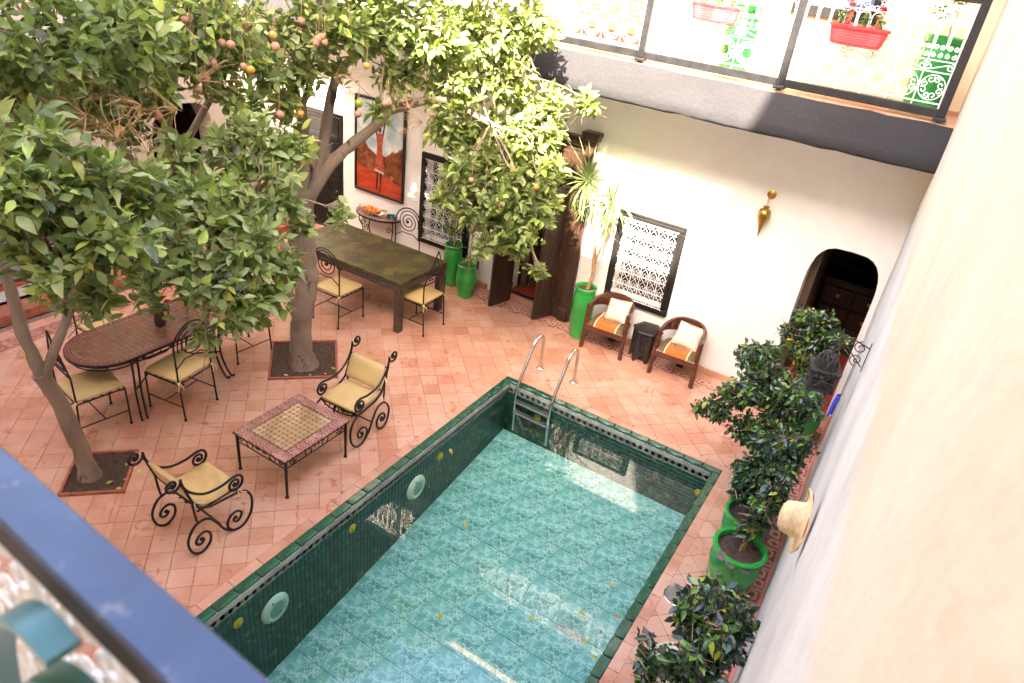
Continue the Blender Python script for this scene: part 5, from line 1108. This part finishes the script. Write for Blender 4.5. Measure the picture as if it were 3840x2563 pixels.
def wob(p, amp):                                      # add knuckles to a limb path
    P_ = smoothpath(p, 5); return [q+Vector((random.gauss(0, amp), random.gauss(0, amp), random.gauss(0, amp))) for q in P_]
def limbs(root, paths, mat=None):
    l0 = root.location
    for nm, pts, ra, rb in paths:
        p = wob([Vector(q)-l0 for q in pts], ra*.05); n = len(p); rr = [(ra+(rb-ra)*(i/(n-1))**.8)*(1+random.gauss(0, .04)) for i in range(n)]
        if nm == 'trunk': rr[0] *= 1.75; rr[1] *= 1.35; rr[2] *= 1.15
        b = MB(); b.tube(p, rr, 14 if ra > .04 else 8); b.build(nm, mat or M('bark'), root, True, 70)
def branch_to(root, clumps, hubs, ra=.022):
    ps = []
    for c in clumps:
        c_ = Vector(c[:3]); h = min(hubs, key=lambda q: (Vector(q)-c_).length); h = Vector(h); mid = (h+c_)/2+Vector((random.gauss(0, .11), random.gauss(0, .11), random.uniform(0, .16))); ps.append(('branch', [h, mid, c_], ra*(.7+c[3]), .006))
        for _ in range(4): q = c_+Vector(unit(1)[0])*c[3]*.8; ps.append(('branch', [mid.lerp(c_, .7), (c_+q)/2+Vector((0, 0, .03)), q], .008, .003))
    limbs(root, ps)
def dead_twigs(root, spots):
    b = MB(); l0 = root.location
    for x, y, z, L in spots:
        o = Vector((x, y, z))-l0; d0 = Vector(unit(1)[0]); d0.z = abs(d0.z)*.3
        for _ in range(11):
            d = (d0+Vector(unit(1)[0])*.7).normalized(); p = o; pts = [p]
            for k in range(3): p = p+(d+Vector(unit(1)[0])*.3)*L/3; pts.append(p)
            b.tube(pts, [.0032, .0026, .002, .0014], 4); q = pts[2]; b.tube([q, q+(d+Vector(unit(1)[0])*.8)*L*.3], [.002, .0012], 3)
    b.build('bare_twigs', M('twig'), root, kind='stuff')
fm = {k: MB().ball((0, 0, 0), .036, 14, 10).mesh('fruit', M(k), True) for k in ('fruit_old', 'fruit_green', 'fruit_ripe')}
def fruits(root, spots):
    l0 = root.location
    for i, (x, y, z) in enumerate(spots):
        k = ('fruit_old', 'fruit_old', 'fruit_old', 'fruit_green', 'fruit_old', 'fruit_ripe')[i % 6]; o = ob('fruit', fm[k], root, Vector((x, y, z))-l0, (i, i*1.7, 0), scale=random.uniform(.85, 1.08)); b = MB(); b.tube([(0, 0, .034), (.006, .004, .10), (-.008, .01, .22)], .0022, 4); st = b.build('stalk', M('twig'), root); st.location = o.location
CL, TG = M('citrus_leaf'), M('twig_green')
FT = [(-4.06,1.90,2.86,0.26),(-4.27,1.88,3.06,0.34),(-4.19,2.22,3.20,0.35),(-4.45,2.06,3.40,0.38),(-3.88,2.14,2.98,0.30),(-4.35,2.02,2.42,0.09),(-3.98,2.04,2.64,0.17),(-4.11,2.52,3.13,0.28),(-4.10,1.77,3.32,0.26)]
BT_ = [(-4.93,2.49,3.87,0.48),(-5.07,3.06,3.84,0.48),(-5.16,3.68,3.90,0.43),(-5.09,4.10,3.89,0.41),(-5.19,3.90,3.59,0.33),(-5.24,4.46,3.51,0.30),(-5.28,3.37,3.46,0.32),(-5.32,2.88,3.43,0.27),(-5.00,4.06,3.34,0.24),(-4.98,2.28,3.62,0.21),(-5.29,3.22,3.18,0.24),(-5.4,2.6,4.5,.6),(-5.6,3.5,4.6,.7)]
ML = [(-4.31,2.81,2.59,0.36),(-4.04,2.86,2.40,0.32),(-3.91,3.04,2.20,0.26),(-4.11,3.26,2.56,0.37),(-4.10,3.60,2.31,0.24),(-4.41,3.21,2.83,0.39),(-4.33,3.66,2.82,0.39),(-4.78,3.22,3.13,0.22),(-4.64,3.74,3.11,0.36),(-4.58,4.13,3.07,0.24),(-4.08,2.81,1.99,0.14),(-4.31,3.99,2.52,0.17),(-4.30,4.44,2.49,0.14),(-4.34,2.59,2.39,0.16),(-4.05,3.15,2.05,.2),(-3.98,3.3,2.18,.2)]
MR = [(-5.17,4.92,3.86,0.40),(-4.89,5.48,3.92,0.44),(-4.66,6.10,3.86,0.50),(-4.30,6.50,3.88,0.46),(-3.95,6.85,4.02,0.36),(-4.78,5.75,3.45,0.30),(-4.47,6.36,3.37,0.44),(-4.06,6.74,3.46,0.40),(-3.68,6.98,3.28,0.27),(-3.30,7.12,3.34,0.20),(-4.30,6.59,2.88,0.32),(-3.94,6.85,2.90,0.37),(-3.89,6.42,2.33,0.48),(-3.64,6.80,2.53,0.40),(-3.60,6.41,1.95,0.36),(-3.86,6.20,1.79,0.20),(-3.27,6.45,1.62,0.13),(-4.29,6.01,2.27,0.19),(-3.75,6.55,2.20,.38),(-4.08,6.30,2.12,.32),(-4.05,6.62,2.68,.42),(-3.50,6.62,2.25,.34),(-4.2,6.2,2.55,.32),(-4.45,6.3,2.95,.36),(-3.75,6.9,3.0,.36),(-5.20,4.88,3.48,.30),(-5.22,4.65,3.18,.20),(-4.76,5.05,3.92,0.24),(-4.99,5.17,3.54,0.15),(-4.68,5.37,3.20,0.13),(-4.9,5.4,4.6,.6),(-4.3,6.3,4.65,.6),(-5.7,5.6,4.6,.55),(-6.2,5.5,4.45,.5),(-5.4,4.7,5.0,.6),(-6.3,6.2,4.55,.5),(-6.8,6.3,4.5,.5),(-5.7,6.3,4.6,.5),(-6.0,5.3,5.3,.6),(-7.2,6.6,4.4,.45)]
# leaning tree in the small pit
t1 = thing('orange_tree', 'orange tree with a leaning forked trunk in the small soil pit', 'tree', (-5.57, 2.48, 0), 0, 'orange trees in the courtyard')
limbs(t1, [('trunk', [(-5.57, 2.48, -.06), (-5.575, 2.46, .25), (-5.60, 2.41, .74), (-5.64, 2.33, 1.18)], .080, .066), ('limb', [(-5.64, 2.33, 1.16), (-5.66, 2.29, 1.5), (-5.66, 2.27, 2.1), (-5.5, 2.2, 2.7), (-5.1, 2.15, 3.1)], .056, .032), ('limb', [(-5.63, 2.34, 1.17), (-5.58, 2.45, 1.40), (-5.50, 2.62, 1.80), (-5.2, 2.6, 2.4), (-4.8, 2.4, 2.8)], .045, .026), ('limb', [(-5.5, 2.2, 2.7), (-5.5, 2.5, 3.3), (-5.2, 2.9, 3.7)], .03, .018)])
branch_to(t1, FT+BT_[:2], [(-5.1, 2.15, 3.1), (-4.8, 2.4, 2.8), (-5.2, 2.9, 3.7), (-5.0, 2.5, 2.6)])
crown(t1, FT+BT_[:2]+BT_[11:12], .115, 44, CL, TG, lime=.12, wid=1.08, curl=.55); dead_twigs(t1, [(-4.75, 2.6, 3.45, .28), (-4.7, 2.75, 3.3, .26), (-4.9, 2.35, 3.6, .3), (-4.6, 2.9, 3.2, .24)])
# upright tree in the large pit
t2 = thing('orange_tree', 'orange tree with a stout many-limbed trunk in the large soil pit', 'tree', (-5.55, 5.11, 0), 0, 'orange trees in the courtyard')
limbs(t2, [('trunk', [(-5.56, 5.10, -.06), (-5.57, 5.09, .30), (-5.565, 5.10, .62), (-5.53, 5.13, .85), (-5.50, 5.16, 1.15), (-5.51, 5.15, 1.57), (-5.52, 5.14, 2.03)], .132, .110),
    ('limb', [(-5.52, 5.14, 1.98), (-5.37, 5.30, 2.37), (-5.22, 5.47, 2.63), (-5.04, 5.66, 2.85), (-4.88, 5.84, 3.08), (-4.5, 6.2, 3.2), (-4.1, 6.5, 3.0)], .085, .032), ('limb', [(-5.52, 5.14, 2.0), (-5.50, 5.16, 2.59), (-5.51, 5.15, 3.03), (-5.60, 5.0, 3.45), (-5.5, 4.7, 3.9)], .085, .04),
    ('limb', [(-5.42, 5.25, 2.26), (-5.34, 5.33, 2.85), (-5.27, 5.41, 3.35), (-5.12, 5.55, 3.6), (-4.8, 5.6, 3.9)], .062, .032), ('limb', [(-5.40, 5.28, 2.35), (-5.47, 5.2, 2.62), (-5.50, 5.15, 2.85)], .045, .04), ('limb', [(-5.51, 5.15, 3.0), (-5.40, 5.3, 3.45), (-5.2, 5.6, 3.9)], .04, .022),
    ('limb', [(-5.56, 5.10, .72), (-5.68, 4.96, 1.05), (-5.60, 4.6, 1.65), (-5.2, 4.1, 2.15), (-4.7, 3.6, 2.45)], .072, .03), ('limb', [(-4.5, 6.2, 3.2), (-4.2, 6.5, 3.5), (-3.8, 6.85, 3.5)], .028, .016), ('limb', [(-5.2, 4.1, 2.15), (-4.9, 3.5, 2.7), (-4.6, 3.2, 2.8)], .026, .015)])
branch_to(t2, ML, [(-4.7, 3.6, 2.45), (-4.6, 3.2, 2.8), (-4.9, 3.5, 2.7)]); branch_to(t2, MR[:-10], [(-4.1, 6.5, 3.0), (-3.8, 6.85, 3.5), (-4.8, 5.6, 3.9), (-5.2, 5.6, 3.9), (-5.5, 4.7, 3.9)], .011)
crown(t2, ML+MR, .112, 42, CL, TG, lime=.09, wid=1.08, curl=.55); dead_twigs(t2, [(-4.52, 4.25, 1.98, .24), (-4.9, 5.0, 3.45, .3), (-4.5, 5.6, 3.2, .28), (-4.55, 5.9, 3.0, .26), (-4.45, 3.95, 2.1, .18)])
fruits(t2, [(-4.88,4.77,3.77),(-4.85,4.81,3.82),(-4.83,4.82,3.78),(-4.69,4.97,3.88),(-4.87,4.79,3.80),(-4.55,5.05,3.62),(-4.38,5.12,3.32),(-4.37,5.14,3.33),(-4.55,4.94,3.21),(-4.56,4.96,3.30),(-4.98,4.70,3.93),(-4.90,4.58,3.18),(-4.38,6.05,3.38),(-3.96,6.0,2.53),(-3.64,6.1,2.33),(-3.82,6.35,3.65),(-4.58,4.06,3.31),(-3.40,6.40,2.52)])
# tree at the back, by the arcade
t3 = thing('orange_tree', 'orange tree hung with withered fruit in front of the arcade', 'tree', (-7.3, 4.9, 0), 0, 'orange trees in the courtyard')
limbs(t3, [('trunk', [(-7.3, 4.9, -.05), (-7.28, 4.85, .8), (-7.2, 4.75, 1.5)], .10, .08), ('limb', [(-7.2, 4.75, 1.45), (-6.7, 4.4, 2.2), (-6.0, 4.0, 2.9), (-5.4, 3.7, 3.5)], .065, .035), ('limb', [(-7.2, 4.75, 1.45), (-7.2, 4.3, 2.3), (-6.5, 3.6, 3.1), (-5.7, 3.2, 3.5)], .055, .03), ('limb', [(-6.7, 4.4, 2.2), (-6.3, 4.7, 3.0), (-5.7, 4.6, 3.6)], .045, .025), ('limb', [(-7.2, 4.3, 2.3), (-6.9, 3.4, 2.6), (-6.2, 2.9, 2.9)], .04, .02)])
BF = BT_[2:11]+BT_[12:]+[(-5.9, 3.2, 3.3, .5), (-6.2, 3.9, 3.6, .55), (-6.0, 4.7, 3.7, .5), (-6.5, 3.0, 3.0, .45), (-6.1, 2.5, 3.2, .45), (-6.4, 4.4, 4.3, .7), (-6.7, 4.9, 4.9, .7), (-6.1, 4.6, 5.1, .6), (-7.1, 5.5, 4.4, .6)]
branch_to(t3, BF, [(-5.4, 3.7, 3.5), (-5.7, 3.2, 3.5), (-5.7, 4.6, 3.6), (-6.2, 2.9, 2.9)]); crown(t3, BF, .104, 32, CL, TG, lime=.05, wid=1.08, curl=.55); dead_twigs(t3, [(-4.85, 3.05, 3.45, .36), (-4.8, 3.3, 3.4, .34), (-4.95, 3.6, 3.55, .3), (-4.8, 3.2, 3.25, .3), (-5.0, 2.9, 3.3, .3)])
fruits(t3, [(-5.07,3.64,3.96),(-5.04,3.65,3.82),(-4.98,3.75,3.86),(-5.03,3.66,3.79),(-4.80,3.98,3.94),(-4.68,4.12,3.89),(-4.66,4.12,3.81),(-4.94,3.74,3.67),(-4.96,3.68,3.55),(-4.99,3.63,3.55),(-4.98,3.62,3.47),(-4.76,3.95,3.63),(-4.80,3.92,3.65),(-4.87,3.87,3.80),(-4.91,3.82,3.81),(-4.90,3.87,3.98),(-5.05,3.3,3.3),(-4.9,2.9,3.28)])
# soil pits
for (u_0, u_1, v_0, v_1), lab in zip(PITS, ('square soil bed round the stout tree trunk', 'square soil bed round the leaning tree trunk')):
    cu, cv = (u_0+u_1)/2, (v_0+v_1)/2; c_ = xy(cu, cv); t = thing('soil_pit', lab+', edged with brick', 'planting bed', (c_[0], c_[1], 0), PI/4); a, d = (u_1-u_0)/2, (v_1-v_0)/2; n = 22; g = MB()
    for i in range(n+1):
        for j in range(n+1): g.v.append(((i/n*2-1)*(a-.02), (j/n*2-1)*(d-.02), max(-.010, -.001+random.gauss(0, .004)+.005*math.sin(i*.9)*math.cos(j*.7))))
    for i in range(n):
        for j in range(n): q = i*(n+1)+j; g.f.append((q, q+n+1, q+n+2, q+1))
    g.build('soil', M('soil'), t, True, 80)
    for sx, sy, L in ((0, 1, 2*a), (0, -1, 2*a), (1, 0, 2*d), (-1, 0, 2*d)):
        m = 5; 
        for k in range(m):
            o = (k+.5)/m*L-L/2; b = MB(); lx, ly = (L/m-.004, .026) if sx == 0 else (.026, L/m-.004); b.box((o if sx == 0 else sx*(a-.013), o if sy == 0 else sy*(d-.013), .004), (lx, ly, .045), .004); b.build('edging_brick', M('brick_edge'), t)
# fallen leaves: on the soil, in the water
def fallen(x, y, z, mat, lab, grp, s_=.06): ob('fallen_leaf', single_leaf(M(mat)), None, (x, y, z+.006), (R(random.uniform(-12, 12)), R(random.uniform(-15, 15)), random.uniform(0, 6.3)), lab, 'leaf', grp, scale=s_*random.uniform(.8, 1.2))
for x, y in ((-5.28, 2.62), (-5.32, 2.78), (-5.45, 2.75), (-5.36, 2.50), (-5.20, 2.55), (-5.30, 2.72)): fallen(x, y, .006, 'petal_leaf', 'yellow-green fallen leaf on the soil under the leaning tree', 'fallen leaves in the small pit')
for x, y in ((-5.30, 4.98), (-5.25, 5.25), (-5.55, 4.78), (-5.20, 5.10)): fallen(x, y, .006, 'petal_leaf', 'yellow-green fallen leaf on the soil round the stout trunk', 'fallen leaves in the large pit')
for x, y in ((-2.13, 3.36), (-1.21, 4.08), (-1.13, 4.49), (-.94, 4.23), (-.95, 3.98), (-1.05, 3.82), (-.93, 3.74), (-1.52, 3.76), (-2.60, 4.33), (-3.36, 5.12)): fallen(x, y, WZ, 'dead_leaf', 'curled yellow leaf floating on the pool water', 'leaves floating in the pool', .07)
# ---------------------------------------------------------------- pots
def pot_mesh(t, prof, mat='green_glaze', soil=None, n=40):
    MB().lathe(prof, n, cap=False).build('pot', M(mat), t, True, 35)
    if soil: g = MB(); g.lathe([(soil[0], soil[1]), (soil[0]*.6, soil[1]+.012), (0, soil[1]+.008)], 24, cap=False); g.build('soil', M('soil'), t)
def prof_tall(r_, h): return [(r_*.80, 0), (r_*.86, .01), (r_*.98, h*.35), (r_*1.06, h*.62), (r_*1.0, h*.84), (r_*.93, h*.90), (r_*.97, h*.91), (r_, h*.94), (r_*1.02, h*.99), (r_*.96, h), (r_*.86, h*.985), (r_*.84, h*.93)]
# yucca in the tall pot
ty = thing('potted_yucca', 'tall green glazed pot with a two-headed yucca beside the tub chair', 'potted plant', (-3.36, 8.14, 0)); pot_mesh(ty, prof_tall(.145, .77), soil=(.13, .725))
b = MB(); b.tube(wob([(.02, 0, .70), (.05, .02, 1.0), (-.03, .02, 1.5), (-.20, -.04, 2.12)], .003), [.024]*15+[.018], 9); b.build('stem', M('twig'), ty, True); b = MB(); b.tube(wob([(.03, .02, 1.05), (.12, .02, 1.5), (.14, .0, 1.98)], .003), .018, 8); b.build('stem', M('twig'), ty, True)
def strap(L, w_, bend):
    b = MB(); n = 9
    for i in range(n+1):
        t_ = i/n; a = bend*t_; x = L*(math.sin(a)/bend if bend > .01 else t_); z = L*((math.cos(a)-1)/bend if bend > .01 else 0); ww = w_*(.55+.45*math.sin(PI*min(1, t_*1.4)))*(1-t_**3)
        b.v += [(x, -ww, z+.15*ww), (x, 0, z-.1*ww), (x, ww, z+.15*ww)]
    for i in range(n):
        for q in (0, 1): b.f.append((i*3+q, i*3+q+1, i*3+q+4, i*3+q+3))
    return b
SM = [strap(.60, .0105, be).mesh('yucca_leaf', M('yucca_leaf'), True, 180) for be in (.4, .9, 1.4, 1.9)]
for hx_, hy, hz, n in ((-.22, -.05, 2.14, 115), (.14, -.05, 1.99, 110)):
    for k in range(n):
        az = k*2.399; el = R(80-150*(k/n)); be = 0 if el > .9 else (1 if el > .3 else (2 if el > -.3 else 3)); Mx = Matrix.Translation((hx_, hy, hz+.06*(1-k/n))) @ Matrix.Rotation(az, 4, 'Z') @ Matrix.Rotation(-el, 4, 'Y') @ Matrix.Scale(random.uniform(.75, 1.12), 4)
        q = Mx @ Vector((.5, 0, 0))
        if q.y > .22: continue
        ob('leaf', SM[be], ty, mw=Mx)
# two green pots by the left window
def small_tree(t, stem, clumps, leaf, dens, mat): 
    b = MB(); b.tube(wob(stem, .004), [.013]*(5*(len(stem)-1))+[.008], 7); b.build('stem', M('twig'), t, True); crown(t, [(c[0]+t.location.x, c[1]+t.location.y, c[2]+t.location.z, c[3]) for c in clumps], leaf, dens, mat, TG, big=40, per=7)
tp = thing('potted_shrub', 'slim green glazed pot with a small shrub under the left window', 'potted plant', (-5.62, 8.20, 0)); pot_mesh(tp, prof_tall(.135, .66), soil=(.12, .62)); small_tree(tp, [(0, 0, .60), (.01, 0, .75), (.0, 0, .86)], [(-.11, -.02, .92, .11), (.06, -.03, .95, .11), (-.03, -.05, .86, .09)], .045, 18, M('plant_leaf'))
b = MB(); b.tube([(.03, -.03, .62), (.10, -.08, .65), (.16, -.1, .66)], .006, 5); b.tube([(.0, .03, .62), (.08, .0, .66)], .006, 5); b.build('cut_twigs', M('twig'), tp)
tq = thing('potted_sapling', 'squat green glazed pot with a bare thin stem near the double door', 'potted plant', (-5.23, 8.02, 0)); r_ = .148; pot_mesh(tq, [(r_*.72, 0), (r_*.80, .015), (r_*.86, .09), (r_*.84, .12), (r_*1.0, .16), (r_*1.04, .26), (r_*1.035, .285), (r_*1.05, .29), (r_*1.03, .30), (r_*.98, .40), (r_*.92, .48), (r_*.94, .50), (r_*.88, .51), (r_*.80, .495), (r_*.79, .46)], soil=(.118, .46)); b = MB(); b.tube(wob([(.03, 0, .44), (.035, 0, .75), (.03, .02, 1.15)], .003), .011, 7); b.build('stem', M('twig'), tq, True); crown(tq, [(-5.2, 8.02, 1.2, .10)], .05, 10, M('petal_leaf'), TG, big=20)
tr2 = thing('black_planter', 'small black box planter with pale succulents behind the green pots', 'planter', (-5.36, 8.32, .30)); b = MB(); b.box((0, 0, .07), (.22, .12, .14), .006); b.build('box', M('ebony'), tr2); b = MB(); b.box((0, 0, -.15), (.18, .10, .30), .005); b.build('plinth', M('white_plastic'), tr2); crown(tr2, [(-5.42, 8.31, .47, .06), (-5.31, 8.31, .47, .06)], .04, 16, M('petal_leaf'), TG, big=30)
# vase of roses on the oval table
tv = thing('rose_jug', 'dark brown jug holding red and peach roses on the oval table', 'vase', (-6.35, 3.86, .752)); MB().lathe([(.052, 0), (.058, .02), (.060, .08), (.050, .13), (.042, .165), (.046, .19), (.05, .20), (.042, .20), (.04, .16)], 24).build('jug', M('jug_brown'), tv, True); b = MB(); b.tube(smoothpath([(.03, .03, .175), (.06, .06, .17), (.065, .065, .12), (.04, .045, .075)], 5), .008, 8); b.build('handle', M('jug_brown'), tv, True)
crown(tv, [(-6.35, 3.86, 1.02, .10), (-6.40, 3.82, .97, .07), (-6.30, 3.91, .98, .07)], .045, 14, M('plant_leaf'), TG, big=30)
for x, y, z, c_ in ((.05, .03, .32, 'rose_red'), (-.04, -.05, .33, 'rose_peach'), (-.02, .05, .30, 'rose_peach'), (.09, .06, .28, 'rose_red')):
    b = MB(); 
    for k in range(4): b.lathe([(.006, 0), (.014+.004*k, .012), (.012+.005*k, .030-.003*k)], 9, (x+.002*k, y, z), cap=False)
    b.build('rose', M(c_), tv, True); b = MB(); b.tube([(0, 0, .18), (x*.6, y*.6, .25), (x, y, z)], .002, 4); b.build('stem', TG, tv)
# ---------------------------------------------------------------- potted figs along the side wall
FL = M('ficus_leaf')
def fig(label, loc, rp, hp, clumps, stem):
    t = thing('potted_fig', label, 'potted plant', loc, 0, 'potted weeping figs along the side wall'); x, y, z = loc
    pot_mesh(t, [(rp*.66, 0), (rp*.74, .015), (rp*.95, hp*.45), (rp*1.03, hp*.75), (rp*.98, hp*.88), (rp*1.06, hp*.92), (rp*1.08, hp*.97), (rp*1.02, hp), (rp*.90, hp*.99), (rp*.87, hp*.90)], 'green_glaze', soil=(rp*.87, hp*.88)); n = len(stem)
    for k in range(3):
        ph = k*2.1; p = smoothpath([(sx-x+.018*math.cos(ph+i*1.6), sy-y+.018*math.sin(ph+i*1.6), sz) for i, (sx, sy, sz) in enumerate(stem)], 6); b = MB(); b.tube(p, .011, 6); b.build('stem', M('twig'), t, True)
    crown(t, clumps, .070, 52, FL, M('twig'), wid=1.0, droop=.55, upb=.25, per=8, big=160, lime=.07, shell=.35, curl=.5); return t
fig('weeping fig in a green pot beside the arched doorway behind the lantern', (-.22, 7.75, 0), .19, .42, [(-.45, 7.62, 1.52, .29), (-.40, 7.5, 1.28, .25), (-.25, 7.6, 1.38, .24), (-.66, 7.55, 1.38, .13), (-.15, 7.5, 1.5, .15), (-.3, 7.5, 1.05, .24), (-.35, 7.2, .95, .22), (-.2, 7.1, 1.1, .2)], [(-.22, 7.75, .40), (-.26, 7.72, .65), (-.32, 7.65, .9), (-.38, 7.6, 1.2)])
fig('broad leaning weeping fig in a green pot next to the pink floor hatch', (-.36, 6.02, 0), .21, .50, [(-.72, 6.30, 1.58, .26), (-.55, 6.22, 1.38, .28), (-.76, 5.95, 1.36, .22), (-.30, 6.18, 1.38, .28), (-.86, 5.78, 1.22, .17), (-1.02, 5.75, 1.18, .10), (-.34, 6.05, 1.12, .26), (-.56, 5.85, 1.10, .22), (-.18, 6.05, 1.45, .2), (-.30, 5.8, .95, .22), (-.5, 6.4, 1.2, .2)], [(-.36, 6.02, .47), (-.38, 6.05, .7), (-.42, 6.08, .95), (-.5, 6.12, 1.25)])
fig('bushy weeping fig in a green pot beside the blue cloth', (-.29, 5.46, 0), .195, .50, [(-.25, 5.55, 1.22, .26), (-.20, 5.35, 1.12, .23), (-.32, 5.42, .98, .22), (-.20, 5.25, .90, .2), (-.12, 5.55, 1.35, .17), (-.42, 5.72, .78, .17), (-.40, 5.35, .80, .14)], [(-.29, 5.46, .46), (-.25, 5.46, .7), (-.24, 5.45, 1.0)])
fig('thin weeping fig rising from the nearest broad green pot by the drain cover', (-.225, 4.93, 0), .215, .56, [(-.18, 5.02, .86, .14), (-.16, 5.06, 1.0, .16), (-.23, 4.97, .72, .10), (-.12, 5.12, 1.12, .15)], [(-.21, 4.95, .50), (-.20, 4.97, .7), (-.16, 5.02, 1.0)])
fig('round headed weeping fig leaning over the pool edge by the mosaic table', (-.14, 3.25, 0), .20, .45, [(-.17, 3.50, 1.22, .26), (-.10, 3.36, 1.14, .24), (-.28, 3.50, 1.10, .20), (-.05, 3.56, 1.18, .19), (-.12, 3.2, 1.08, .2), (-.28, 3.74, 1.15, .08), (-.38, 3.02, 1.04, .12), (-.33, 2.9, .95, .13), (-.44, 3.12, 1.12, .06), (-.22, 3.18, .95, .14)], [(-.14, 3.25, .42), (-.15, 3.3, .7), (-.16, 3.4, 1.05)])
tm = thing('mosaic_stool', 'round stone stool with cream and green mosaic top under the fig', 'stool', (-.27, 3.62, 0)); MB().lathe([(.15, 0), (.16, .02), (.11, .10), (.10, .26), (.17, .35), (.185, .38)], 28).build('pedestal', M('stone_mauve'), tm, True); MB().lathe([(.20, .38), (.20, .41), (0, .412)], 36).build('top', M('cushion_cream'), tm)
for k in range(28):
    a = 2*PI*k/28; b = MB(); b.box((.178*math.cos(a), .178*math.sin(a), .4135), (.030, .022, .006), .001, Matrix.Rotation(a+PI/2, 3, 'Z')); b.build('mosaic_tile', M('coping_green'), tm)
for k in range(14):
    a = 2*PI*k/14; b = MB(); b.box((.125*math.cos(a), .125*math.sin(a), .4135), (.034, .034, .006), .001, Matrix.Rotation(a+PI/4, 3, 'Z')); b.build('mosaic_tile', M(('pink_paint', 'coping_green', 'beige_mosaic')[k % 3]), tm)
# clay discs on the rim of the nearest pot
for k, (x, y, z) in enumerate(((-.33, 4.72, .545), (-.24, 4.70, .52), (-.12, 4.735, .50))):
    o = ob('clay_disc', MB().lathe([(.042, 0), (.045, .006), (.042, .012), (0, .013)], 20).mesh('clay_disc', M('stone_mauve'), True), None, (x, y, z), (.25, .1, k), 'dark grey clay disc set along the rim of the nearest green pot', 'disc', 'clay discs on the pot rim')
# ---------------------------------------------------------------- gallery plants
def flower_box(label, x):
    t = thing('flower_box', label, 'flower box', (x, 7.40, 4.27), 0, 'red flower boxes on the gallery railing'); n = 48; g = MB(); prf = [(.84, 0), (.88, .01), (.93, .07), (.985, .13), (1.05, .135), (1.05, .155), (.99, .157), (.95, .14), (.93, .12)]
    def ol(a): 
        x_, y_ = .245*math.copysign(abs(math.cos(a))**.6, math.cos(a)), .082*math.copysign(abs(math.sin(a))**.6, math.sin(a)); return x_, y_+.012*math.copysign(1, y_)*math.cos(x_*26)
    for s_, z in prf:
        for k in range(n): p = ol(2*PI*k/n); g.v.append((p[0]*s_, p[1]*s_-.0, z))
    for i in range(len(prf)-1):
        for k in range(n): g.f.append((i*n+k, i*n+(k+1) % n, (i+1)*n+(k+1) % n, (i+1)*n+k))
    g.f.append(tuple(range(n))[::-1]); g.build('trough', M('red_plastic'), t, True, 50); rb_ = MB()
    for q in range(5): rb_.tube([(ol(2*PI*k/n)[0]*(.90+.014*q), ol(2*PI*k/n)[1]*(.90+.014*q), .025+q*.02) for k in range(n)], .003, 4, True)
    rb_.build('ribs', M('red_plastic'), t); g = MB(); g.add([(ol(2*PI*k/n)[0]*.95, ol(2*PI*k/n)[1]*.95, .135) for k in range(n)], [tuple(range(n))]); g.build('soil', M('soil'), t)
    for s_ in (-1, 1): b = MB(); p = smoothpath([(s_*.13, .075, .14), (s_*.13, .09, .25), (s_*.13, .075, .32), (s_*.13, .02, .33)], 4); [b.bar(p[i], p[i+1], .05, .012) for i in range(len(p)-1)]; b.build('hook', M('red_plastic'), t)
    for k, (dx, w_) in enumerate(((-.15, .055), (.03, .05), (.14, .055))): crown(t, [(x+dx, 7.40, 4.27+.19, w_), (x+dx, 7.40, 4.27+.25, w_*.6)], .045, 16, M('plant_leaf'), TG, big=16, per=6, upb=.8)
    return t
flower_box('red trough of succulents hooked on the railing above the brass lamp', -.945); flower_box('red trough of succulents on the railing panel next to the upper brown door', -2.25)
def gallery_pot(label, x, y): 
    t = thing('gallery_pot', label, 'potted plant', (x, y, 3.77)); pot_mesh(t, prof_tall(.17, .66), soil=(.14, .62)); b = MB(); b.tube(wob([(0, 0, .6), (.02, 0, .8), (0, .02, 1.0)], .004), .008, 6); b.build('stem', M('twig'), t); crown(t, [(x, y, 3.77+1.0, .15), (x-.1, y, 3.77+.88, .1)], .06, 10, M('plant_leaf'), TG, big=20)
gallery_pot('tall green glazed pot standing in the gallery corner behind the railing', -.28, 7.85); gallery_pot('tall green glazed pot on the gallery below the left red flower box', -2.12, 8.0)
